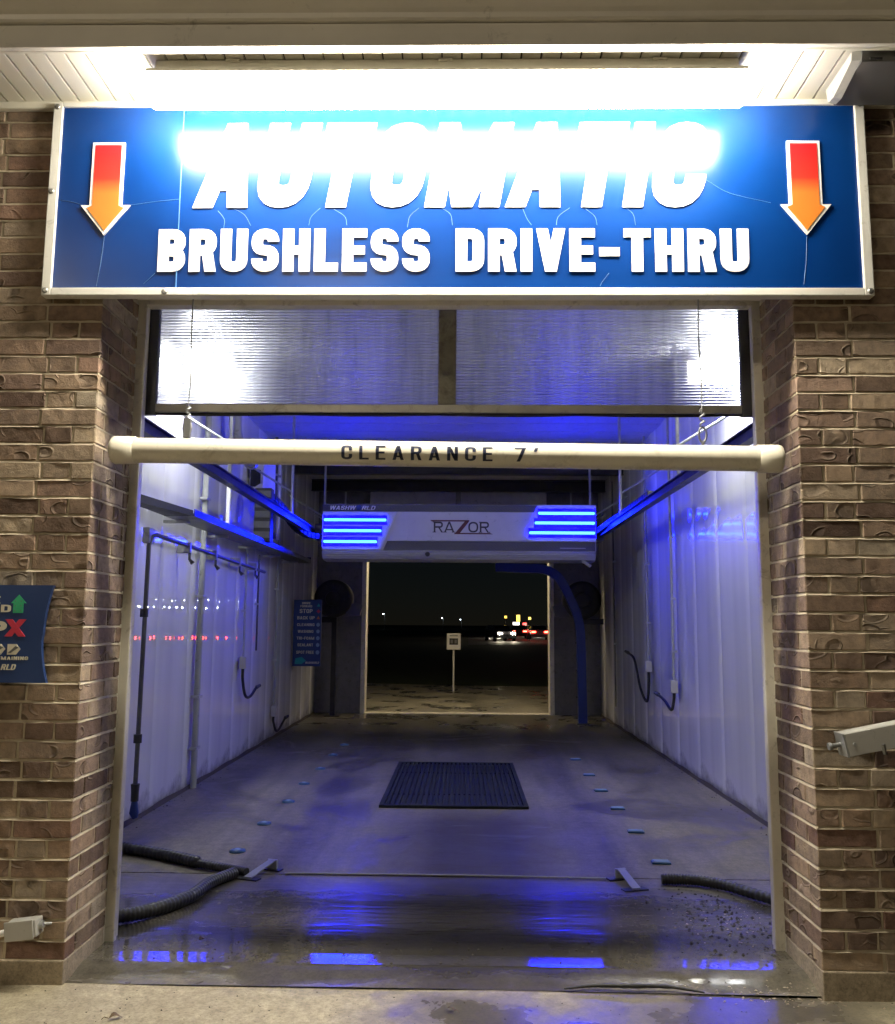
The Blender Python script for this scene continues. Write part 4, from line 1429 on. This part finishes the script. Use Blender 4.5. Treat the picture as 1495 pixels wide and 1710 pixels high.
tag(jp.build('floor_tube', M['greypipe']), 'thin pale tube laid along the floor joint between brackets', 'tube')
P1, R1 = ribbed([(-2.30, 2.14, 0.039), (-2.08, 2.02, 0.039), (-1.76, 1.86, 0.039), (-1.50, 1.70, 0.039)], 0.036)
P2, R2 = ribbed([(-1.49, 1.695, 0.032), (-1.30, 1.60, 0.032), (-1.16, 1.53, 0.030)], 0.026)
tag(MB().tube(P1 + P2, R1 + R2, 12).build('floor_hose', M['blackgloss']),
    'thick black hose running straight from the wall to the floor bracket', 'hose')
tag(MB().tube(*ribbed([(-1.85, 0.66, 0.055), (-1.58, 0.66, 0.055), (-1.43, 0.80, 0.05), (-1.33, 1.02, 0.046), (-1.30, 1.28, 0.042), (-1.22, 1.48, 0.037)], 0.034), 12).build('floor_hose', M['blackgloss']),
    'thick black hose curving from the door jamb to the floor bracket', 'hose')
tag(MB().tube(*ribbed([(1.22, 1.47, 0.036), (1.38, 1.46, 0.037), (1.54, 1.36, 0.039), (1.72, 1.10, 0.043), (1.95, 0.85, 0.047)], 0.030), 12).build('floor_hose', M['blackgloss']),
    'single black hose lying in silt beside the smooth wall', 'hose')

# ------------------------------------------------------------------ instruction boards
bo = thing('instruction_board', 'blue DRIVE FORWARD and STOP board with curved sides on brick', 'sign', loc=(-1.97, -0.02, 1.2))
BO = Vector(bo.location)
def board_outline():
    xr, xl, zb, zt = -1.66, -2.28, 1.205, 1.615
    ri = []
    for k in range(15):
        u = k / 14
        ri.append((xr - 0.032 * math.sin(math.pi * u) ** 0.8 - (0.006 if u < 0.5 else 0), zb + (zt - zb) * u))
    le = [(xl + (xr - p[0]), p[1]) for p in ri][::-1]
    return ri + le
o = MB().prism_xz(board_outline(), -0.032, -0.012).build('board', M['boardblue'], bo)
o.location = -BO
shift(text('DRIVE', -2.16, -1.884, 1.535, 0.032, -0.0335, M['cream_ink'], bo, w=0.62, t=0.2, gap=0.12, depth=0.002), BO)
shift(text('FORWARD', -2.20, -1.836, 1.500, 0.031, -0.0335, M['cream_ink'], bo, w=0.62, t=0.2, gap=0.12, depth=0.002), BO)
shift(text('STOP', -2.17, -1.848, 1.400, 0.062, -0.0335, M['cream_ink'], bo, w=0.66, t=0.24, gap=0.12, depth=0.002), BO)
ar = MB().prism_xz([(-1.826, 1.497), (-1.783, 1.497), (-1.783, 1.538), (-1.771, 1.538), (-1.804, 1.574), (-1.837, 1.538), (-1.826, 1.538)], -0.0340, -0.031).build('up_arrow', M['green_ink'], bo)
ar.location = -BO
for x in (-1.817, -1.793):
    for z in (1.506, 1.527, 1.547):
        d_ = MB().tube([(x, -0.0346, z), (x, -0.0335, z)], 0.0025, 8).build('lamp_dot', M['boxdark'], ar)
xx = MB()
xx.prism_xz([(-1.856, 1.398), (-1.825, 1.398), (-1.766, 1.470), (-1.797, 1.470)], -0.0341, -0.031)
xx.prism_xz([(-1.766, 1.398), (-1.797, 1.398), (-1.856, 1.470), (-1.825, 1.470)], -0.0345, -0.031)
xx.build('red_cross', M['red_ink'], bo).location = -BO
for x in (-2.04, -1.97, -1.900, -1.835):
    a_ = MB().prism_xz([(x - 0.004, 1.322), (x + 0.034, 1.322), (x + 0.052, 1.345), (x + 0.034, 1.366), (x - 0.004, 1.366)], -0.0338, -0.031).build('side_arrow', M['cream_ink'], bo)
    a_.location = -BO
    MB().prism_xz([(x, 1.329), (x + 0.012, 1.329), (x + 0.044, 1.352), (x + 0.03, 1.358)], -0.0344, -0.0335).build('arrow_shade', M['boxdark'], a_)
shift(text('SECONDS TIME REMAINING', -2.12, -1.748, 1.300, 0.014, -0.0335, M['cream_ink'], bo, w=0.6, t=0.2, gap=0.14, depth=0.0015, single='small_lettering'), BO)
shift(text('WASHW', -2.08, -1.905, 1.258, 0.024, -0.0335, M['cream_ink'], bo, w=0.62, t=0.2, gap=0.1, depth=0.0015, shear=0.2, single='maker_lettering'), BO)
shift(text('RLD', -1.862, -1.796, 1.258, 0.024, -0.0335, M['cream_ink'], bo, w=0.62, t=0.2, gap=0.1, depth=0.0015, shear=0.2, single='maker_lettering'), BO)
o = MB().prism_xz([(-1.884 + 0.018 * math.cos(k / 14 * 2 * math.pi), 1.268 + 0.018 * math.sin(k / 14 * 2 * math.pi)) for k in range(14)], -0.0338, -0.031).build('globe_emblem', M['bluepaint'], bo)
o.location = -BO

ib = thing('menu_board', 'tall blue board listing wash steps on the far tray wall', 'sign', loc=(-2.13, 8.8, 0.86))
IO = Vector((-2.13, 8.8, 0.86))
def ibb(mb, name, mat, p=ib):
    o = mb.build(name, mat, p)
    if p is ib:
        o.location = -IO
    return o
bx0, bx1 = -2.335, -1.935
ibb(MB().bbox(bx0, bx1, 8.80, 8.84, 0.86, 1.80, 0.008), 'board', M['boardblue'])
rows = [('DRIVE', 1.735, 0.030), ('FORWARD', 1.692, 0.030), ('STOP', 1.610, 0.058), ('BACK UP', 1.520, 0.045), ('CLEANING', 1.425, 0.040), ('WASHING', 1.330, 0.040), ('TRI-FOAM', 1.235, 0.040), ('SEALANT', 1.140, 0.040), ('SPOT FREE', 1.035, 0.042)]
for s, z, hh in rows:
    wd = min(0.25, len(s) * hh * 0.80)
    shift(text(s, -2.155 - wd / 2, -2.155 + wd / 2, z, hh, 8.7985, M['cream_ink'], ib, w=0.62, t=0.18, gap=0.12, depth=0.001, single='lettering'), IO)
ics = [('teal_ink', 1.72), ('red_ink', 1.635), ('orange_ink', 1.54), ('pale_ink', 1.445), ('pale_ink', 1.35), ('pale_ink', 1.255), ('pale_ink', 1.16), ('pale_ink', 1.055)]
for k, (mm, z) in enumerate(ics):
    n = (3, 4, 3, 6, 5, 7, 6, 8)[k]
    ibb(MB().prism_xz([(-1.978 + 0.027 * math.cos(math.pi / 2 + 2 * math.pi * j / n), z + 0.03 * math.sin(math.pi / 2 + 2 * math.pi * j / n)) for j in range(n)], 8.797, 8.80), 'symbol', M[mm])
ibb(MB().prism_xz([(-2.30, 0.89), (-2.20, 0.89), (-2.14, 0.94), (-2.20, 0.99), (-2.29, 0.97)], 8.797, 8.80), 'logo_patch', M['teal_ink'])
shift(text('WASHWORLD', -2.15, -1.95, 0.895, 0.030, 8.7985, M['cream_ink'], ib, w=0.62, t=0.18, gap=0.1, depth=0.001, shear=0.2, single='lettering'), IO)
ibb(MB().bbox(-2.36, -2.32, 8.81, 8.835, 1.30, 1.36, 0.004), 'bracket', M['galv'])

# ------------------------------------------------------------------ blowers and arch near the exit
def blower(s, label):
    b = thing('dryer_blower', label, 'blower', 'dryer blowers beside the exit', loc=(s * 1.98, 10.35, 1.86))
    n = 24
    rg_ = [(0.30 * math.cos(2 * math.pi * k / n), 0.30 * math.sin(2 * math.pi * k / n)) for k in range(n)]
    bm = MB()
    bm.tube([(0, -0.17, 0), (0, -0.15, 0), (0, 0.15, 0), (0, 0.17, 0)], [0.25, 0.30, 0.30, 0.25], 28)
    bm.build('drum', M['black'], b)
    MB().tube([(0, -0.20, 0), (0, -0.165, 0)], [0.11, 0.13], 20).build('inlet_ring', M['black'], b)
    for k in range(6):
        a_ = k * math.pi / 6
        MB().cyl((0.24 * math.cos(a_), -0.176, 0.24 * math.sin(a_)), (-0.24 * math.cos(a_), -0.176, -0.24 * math.sin(a_)), 0.005, 6).build('guard_wire', M['black'], b)
    MB().add([(-s * 0.20, -0.10, -0.06), (-s * 0.20, 0.10, -0.06), (-s * 0.20, 0.10, -0.28), (-s * 0.20, -0.10, -0.28), (-s * 0.46, -0.06, -0.10), (-s * 0.46, 0.06, -0.10), (-s * 0.42, 0.06, -0.26), (-s * 0.42, -0.06, -0.26)],
             [(0, 1, 5, 4), (1, 2, 6, 5), (2, 3, 7, 6), (3, 0, 4, 7), (4, 5, 6, 7)]).build('outlet', M['boxdark'], b)
    MB().bbox(*sorted((s * 0.0, s * 0.36)), 0.02, 0.10, -0.38, -0.29, 0.006).build('wall_arm', M['rail'], b)
    MB().bbox(-0.04, 0.04, 0.02, 0.10, -1.86, -0.28, 0.006).build('post', M['rail'], b)
    MB().bbox(-0.12, 0.12, -0.03, 0.17, -1.86, -1.845, 0.004).build('foot_plate', M['rail'], b)
blower(-1, 'round black dryer blower beside the tall menu board')
blower(1, 'round black dryer blower behind the blue arch leg')
ba = thing('spray_arch', 'blue plastic arch leg bending over beside the exit', 'arch', loc=(1.88, 9.6, 0.0))
P_ = round_path([(-1.30, 2.33), (-0.38, 2.31), (-0.02, 1.55), (0.0, 0.0)], 0.28, False, 6)
for k in range(1):
    vs, fs = [], []
    n = len(P_)
    for i, p in enumerate(P_):
        a_ = P_[max(0, i - 1)]
        c_ = P_[min(n - 1, i + 1)]
        d_ = (c_ - a_).normalized()
        nn = Vector((-d_.y, d_.x))
        for (e, y) in ((0.065, -0.06), (0.065, 0.06), (-0.065, 0.06), (-0.065, -0.06)):
            vs.append((p.x + nn.x * e, y, p.y + nn.y * e))
    for i in range(n - 1):
        for j in range(4):
            fs.append((i * 4 + j, i * 4 + (j + 1) % 4, (i + 1) * 4 + (j + 1) % 4, (i + 1) * 4 + j))
    fs += [(0, 1, 2, 3), (4 * n - 1, 4 * n - 2, 4 * n - 3, 4 * n - 4)]
    MB().add(vs, fs).build('tube', M['bluepaint'], ba)
for z in (0.4, 0.8, 1.2):
    MB().tube([(-0.066, 0, z), (-0.10, 0, z)], 0.014, 8).build('nozzle', M['darkpipe'], ba)
MB().bbox(-0.09, 0.09, -0.085, 0.085, 0.0, 0.02, 0.004).build('foot_plate', M['rail'], ba)

# ------------------------------------------------------------------ outside beyond the exit
ts = thing('timer_sign', 'white box sign with dark display on a post beyond the exit', 'sign', loc=(-0.11, 15.81, 0))
MB().tube([(0, 0.03, 0), (0, 0.03, 0.93)], 0.022, 10).build('post', M['white'], ts)
MB().bbox(-0.155, 0.155, -0.05, 0.05, 0.91, 1.27, 0.02).build('box', M['white'], ts)
MB().bbox(-0.095, 0.095, -0.056, -0.049, 1.02, 1.16, 0.004).build('display', M['black'], ts)
for k in (-0.045, 0.045):
    g_ = MB().bbox(k - 0.025, k + 0.025, -0.0585, -0.0555, 1.05, 1.13, 0.002).build('digit_window', M['boxdark'], ts)
MB().bbox(-0.09, 0.09, -0.054, -0.049, 1.205, 1.235, 0.002).build('caption_strip', M['greypipe'], ts)


def car(label, loc, rz, front, body='carbody'):
    c = thing('parked_car' if 'parked' in label else 'car', label, 'car', loc=loc, rz=rz)
    prof = [(-2.15, 0.30), (-2.2, 0.62), (-1.95, 0.88), (-0.95, 0.98), (-0.35, 1.42), (0.95, 1.44), (1.75, 1.0), (2.15, 0.95), (2.2, 0.55), (2.1, 0.30)]
    n = len(prof)
    def sect(x, sc, tuck):
        return [(x * (tuck if p[1] > 1.1 else 1.0), p[0] * sc, p[1]) for p in prof]
    L_, R_ = sect(-0.88, 1, 0.80), sect(0.88, 1, 0.80)
    fs = [(i, (i + 1) % n, n + (i + 1) % n, n + i) for i in range(n)] + [tuple(range(n))[::-1], tuple(range(n, 2 * n))]
    MB().add(L_ + R_, fs).build('body', M[body], c)
    MB().add([(-0.70, -0.90, 1.01), (0.70, -0.90, 1.01), (0.62, -0.42, 1.38), (-0.62, -0.42, 1.38)], [(0, 1, 2, 3)]).build('windscreen', M['glass'], c)
    MB().add([(-0.62, 1.04, 1.40), (0.62, 1.04, 1.40), (0.70, 1.70, 1.035), (-0.70, 1.70, 1.035)], [(0, 1, 2, 3)]).build('rear_window', M['glass'], c)
    for x in (-0.9, 0.9):
        for y in (-1.35, 1.35):
            w_ = MB().tube([(x - 0.1, y, 0.32), (x + 0.1, y, 0.32)], 0.32, 18).build('wheel', M['black'], c)
            MB().tube([(x - 0.11, y, 0.32), (x + 0.11, y, 0.32)], 0.19, 14).build('rim', M['galv'], w_)
    for x in (-0.62, 0.62):
        MB().bbox(x - 0.17, x + 0.17, -2.23, -2.12, 0.62, 0.76, 0.03).build('headlight', M['head'] if front else M['glass'], c)
        MB().bbox(x - 0.2, x + 0.2, 2.12, 2.22, 0.74, 0.88, 0.03).build('taillight', M['tail'], c)
    return c
car('car driving towards the exit with bright headlights', (3.75, 100, 0), 0.02, True)
car('second car with bright headlights following on the far road', (3.55, 78, 0), 0.25, True)
car('car turning far off with one headlight pair past the lit signs', (9.3, 112, 0), 0.05, True, 'carbody2')
car('car driving off with red tail lights near the white sign', (6.1, 92, 0), math.pi, False)
car('farther car driving off showing small red tail lights', (7.9, 118, 0), math.pi, False)
car('pale car waiting with red tail lights under the red sign', (7.6, 84, 0), math.pi, False, 'carbody2')
car('parked dark car outside the exit seen only as red reflections', (8.2, 36, 0), math.pi - 0.3, False)


def street_lamp(label, x, y, h, group='street lamps beyond the exit', s=1.0, glow='dimstreet'):
    t = thing('street_lamp', label, 'street lamp', group, loc=(x, y, 0))
    MB().tube([(0, 0, 0), (0, 0, 0.3), (0, 0, h)], [0.12, 0.09, 0.06], 8).build('pole', M['boxdark'], t)
    MB().tube([(0, 0, h), (-0.3, -0.3, h + 0.1)], 0.035, 6).build('arm', M['boxdark'], t)
    MB().bbox(-0.62, -0.2, -0.55, -0.15, h + 0.04, h + 0.16, 0.04).build('head', M['boxdark'], t)
    MB().bbox(-0.58 * s, -0.24, -0.50 * s, -0.20, h - 0.03, h + 0.039, 0.02).build('glow', M[glow], t)
street_lamp('lone street lamp far off near the jamb beside the menu board', -23.3, 260, 4.5)
street_lamp('blue-white street lamp just above the timer sign', -6.6, 300, 3.6)
street_lamp('blue-white street lamp next to the one above the timer sign', -0.3, 300, 3.2)
for k, (x, y, h_) in enumerate(((17, 62, 2.6), (26, 96, 4.0), (31, 90, 3.2), (22, 62, 3.3), (35.5, 92, 3.0))):
    street_lamp('car park lamp outside seen only as white glints on the tray wall', x, y, h_, 'car park lamps seen in reflection', 1.0, 'street')


def lit_sign(label, x, y, z, w, h, mat):
    t = thing('roadside_sign', label, 'sign', loc=(x, y, 0))
    MB().tube([(0, 0.1, 0), (0, 0.1, z)], 0.05, 8).build('pole', M['boxdark'], t)
    MB().bbox(-w / 2 - 0.08, w / 2 + 0.08, 0.0, 0.3, z - h / 2 - 0.08, z + h / 2 + 0.08, 0.03).build('cabinet', M['boxdark'], t)
    MB().bbox(-w / 2, w / 2, -0.02, 0.01, z - h / 2, z + h / 2, 0.008).build('lit_face', mat, t)
lit_sign('tall amber lit roadside sign beyond the exit', 7.4, 112, 2.35, 0.45, 0.85, M['amber'])
lit_sign('small amber lit roadside sign with warm glow', 8.9, 112, 2.35, 0.32, 0.32, M['amber'])
lit_sign('small amber lit roadside sign standing apart near the timer post', 5.75, 112, 2.5, 0.30, 0.30, M['amber'])
lit_sign('white lit roadside sign low beside the red one', 7.0, 110, 1.65, 0.8, 0.34, M['whitesign'])
lit_sign('white lit roadside sign close to the exit jamb', 9.55, 108, 1.1, 0.45, 0.6, M['whitesign'])
lit_sign('red lit roadside sign between the white ones', 8.1, 110, 1.62, 0.5, 0.26, M['redsign'])

def flood_pole(label, x, y, h, aim):
    t = thing('floodlight_pole', label, 'street lamp', 'car park floodlights behind the viewer', loc=(x, y, 0))
    MB().tube([(0, 0, 0), (0, 0, 0.4), (0, 0, h)], [0.13, 0.09, 0.07], 10).build('pole', M['boxdark'], t)
    hd = MB().bbox(-0.34, 0.34, -0.06, 0.06, -0.26, 0.26, 0.03).build('head', M['boxdark'], t)
    ln = MB().bbox(-0.29, 0.29, 0.061, 0.075, -0.21, 0.21, 0.005).build('lens', M['lotlens'], t)
    d = (Vector(aim) - Vector((x, y, h))).normalized()
    for o in (hd, ln):
        o.location = (0, 0, h + 0.15)
        o.rotation_euler = d.to_track_quat('Y', 'Z').to_euler()
flood_pole('tall floodlight pole in the car park behind, far from the dark pier', -7.5, -11.0, 6.5, (-0.6, 0, 1.6))
flood_pole('tall floodlight pole in the car park behind, toward the board pier', -2.5, -13.0, 7.0, (-0.3, 0, 1.8))

# ------------------------------------------------------------------ fittings on the brick
eb = thing('electrical_box', 'tilted grey electrical box on a white conduit low on brick', 'box', loc=(-1.675, -0.05, 0.235))
eb.rotation_euler = (0, -0.12, 0)
MB().bbox(-0.062, 0.058, -0.035, 0.03, -0.032, 0.034, 0.005).build('body', M['box'], eb)
MB().bbox(-0.066, 0.050, -0.044, -0.036, -0.036, 0.038, 0.004).build('cover', M['box'], eb)
MB().tube([(-0.06, 0.0, -0.008), (-0.6, 0.0, -0.075)], 0.013, 10).build('conduit', M['white'], eb)
MB().tube([(0.058, 0, 0.004), (0.075, 0, 0.006)], 0.014, 10).build('connector', M['galv'], eb)
MB().tube([(0.075, 0, 0.006), (0.095, 0.02, 0.0)], 0.006, 8).build('wire_end', M['galv'], eb)
ha = thing('hinged_arm', 'grey metal arm bolted to the dark brick pier', 'arm', loc=(1.63, -0.06, 0.99))
ha.rotation_euler = (0, -0.20, 0)
a_ = MB()
a_.bbox(0.0, 0.75, -0.05, -0.042, -0.045, 0.045, 0.002)
a_.bbox(0.0, 0.75, -0.0418, 0.035, 0.038, 0.046, 0.002)
a_.build('channel', M['box'], ha)
MB().bbox(-0.008, 0.0, -0.05, 0.035, -0.047, 0.048, 0.002).build('end_plate', M['galv'], ha)
MB().tube([(-0.045, 0.0, 0.0), (-0.008, 0.0, 0.0)], 0.010, 8).build('bolt', M['screw'], ha)
MB().tube([(-0.056, 0.0, 0.0), (-0.044, 0.0, 0.0)], 0.016, 6).build('nut', M['galv'], ha)
MB().tube([(0.03, -0.056, 0.0), (0.03, -0.049, 0.0)], 0.007, 8).build('rivet', M['galv'], ha)
for x in (0.14, 0.27):
    MB().tube([(x, -0.054, -0.02), (x, -0.05, -0.06)], 0.008, 8).build('pin', M['screw'], ha)
MB().bbox(0.3, 0.36, 0.0, 0.06, -0.03, 0.03, 0.004).build('wall_block', M['box'], ha)
fb = thing('flood_light', 'unlit dark box light with white end plate under the soffit', 'lamp', loc=(1.72, -0.2, 3.83))
ep = [(-0.17, -0.004), (0.11, -0.004), (0.09, -0.078), (0.03, -0.088), (-0.16, -0.040)]
MB().add([(0.0, p[0], p[1]) for p in ep] + [(-0.035, p[0] * 0.94, p[1] * 0.94) for p in ep],
         [(0, 1, 2, 3, 4), (9, 8, 7, 6, 5)] + [(k, 5 + k, 5 + (k + 1) % 5, (k + 1) % 5) for k in range(5)]).build('end_plate', M['box'], fb)
MB().add([(0.001, -0.175, -0.006), (0.001, 0.15, -0.006), (0.001, 0.11, -0.070), (0.001, -0.165, -0.050), (0.9, -0.175, -0.006), (0.9, 0.15, -0.006), (0.9, 0.11, -0.070), (0.9, -0.165, -0.050)],
         [(0, 1, 2, 3), (7, 6, 5, 4), (0, 3, 7, 4), (3, 2, 6, 7), (2, 1, 5, 6)]).build('body', M['boxdark'], fb)
for x in (0.03, 0.13, 0.23):
    MB().bbox(x, x + 0.05, -0.181, -0.173, -0.048, -0.040, 0.002).build('slot_clip', M['black'], fb)

# ------------------------------------------------------------------ dirt, leaves
def debris(name, n, area, mat, smin, smax, zf=lambda x, y: 0.004, bias=1.0):
    mb = MB()
    for _ in range(n):
        x, y = area()
        z = zf(x, y)
        s = random.uniform(smin, smax) ** bias
        a_ = random.uniform(0, 6.28)
        pts = []
        for k in range(5):
            r_ = s * random.uniform(0.5, 1.1)
            pts.append((x + r_ * math.cos(a_ + k * 1.256), y + 0.7 * r_ * math.sin(a_ + k * 1.256), z + random.uniform(0, 0.25) * s))
        top = (x, y, z + s * random.uniform(0.35, 0.9))
        mb.add(pts + [top], [(k, (k + 1) % 5, 5) for k in range(5)])
    o = mb.build(name, mat)
    return stuff(o)
gx = lambda m, s, lo, hi: max(lo, min(hi, random.gauss(m, s)))
o = debris('silt_debris', 300, lambda: (gx(1.40, 0.17, 0.9, 1.75), gx(0.90, 0.32, 0.36, 1.5)), M['silt'], 0.003, 0.014, floor_z)
o['label'] = 'dark wet silt and grit by the jamb'; o['category'] = 'debris'
o = debris('pale_grit', 90, lambda: (gx(1.38, 0.14, 1.0, 1.7), gx(0.85, 0.26, 0.42, 1.4)), M['chip'], 0.002, 0.008, floor_z)
o['label'] = 'pale grit specks in the silt by the jamb'; o['category'] = 'debris'
o = debris('grit', 160, lambda: (random.uniform(-1.5, 1.5), gx(0.30, 0.12, 0.1, 0.62)), M['dirt'], 0.003, 0.010, lambda x, y: floor_z(x, y) if y > 0.31 else sill_z(x, y))
o['label'] = 'dark grit scattered along the door sill'; o['category'] = 'debris'
o = debris('gravel_chips', 110, lambda: (gx(1.4, 0.16, 1.0, 1.9), gx(0.02, 0.05, -0.12, 0.12)), M['chip'], 0.003, 0.009, lambda x, y: sill_z(x, y) if y > 0.02 else apron_z(x, y))
o['label'] = 'pale gravel chips at the foot of the dark pier'; o['category'] = 'debris'
o = debris('wall_foot_dirt', 160, lambda: (random.choice((-1, 1)) * gx(2.27, 0.05, 2.1, 2.32), random.uniform(1.4, 8.5)), M['dirt'], 0.004, 0.014)
o['label'] = 'dirt gathered along the foot of the bay walls'; o['category'] = 'debris'
o = debris('apron_grit', 260, lambda: (random.uniform(-1.9, 2.0), random.uniform(-0.42, 0.01)), M['dirt'], 0.0015, 0.0055, apron_z)
o['label'] = 'fine dark grit strewn over the apron'; o['category'] = 'debris'
# strip of lifted joint filler
st = curve_pts([(0.50, 0.012, 0.008), (0.62, 0.03, 0.014), (0.78, 0.022, 0.018), (0.92, 0.028, 0.015), (1.06, 0.0, 0.006)], 8)
wob = [0.003 + (0.004 + 0.003 * random.random()) * math.sin(math.pi * i / (len(st) - 1)) for i in range(len(st))]
tag(MB().tube(st, wob, 7).build('joint_filler', M['black']), 'dark strip of joint filler lifted along the sill edge', 'joint filler')


def leaf(label, x, y, z, s, rz):
    pts = []
    for k in range(9):
        u = k / 8
        pts.append((u * s, 0.22 * s * math.sin(math.pi * u) ** 0.8, 0.25 * s * math.sin(math.pi * u) + 0.12 * s * math.sin(5 * u)))
    low = [(p[0], -p[1] * 0.9, p[2] * 0.6) for p in pts]
    t = thing('fallen_leaf', label, 'leaf', loc=(x, y, z), rz=rz)
    MB().add(pts + low, [(i, i + 1, 10 + i, 9 + i) for i in range(8)]).build('blade', M['leaf'], t)
    MB().tube([(0, 0, 0.003), (-0.3 * s, 0.05 * s, 0.01), (-0.5 * s, 0.0, 0.004)], 0.0016, 5).build('stalk', M['leaf'], t)
leaf('curled dry leaf lying alone on the pale apron', -1.22, -0.31, 0.004, 0.05, 0.6)
leaf('small dry leaf on the apron in front of the opening', 0.06, -0.2, 0.004, 0.04, 2.4)
leaf('dry leaf on the wet floor behind the sill', -1.12, 0.47, 0.012, 0.05, 1.1)
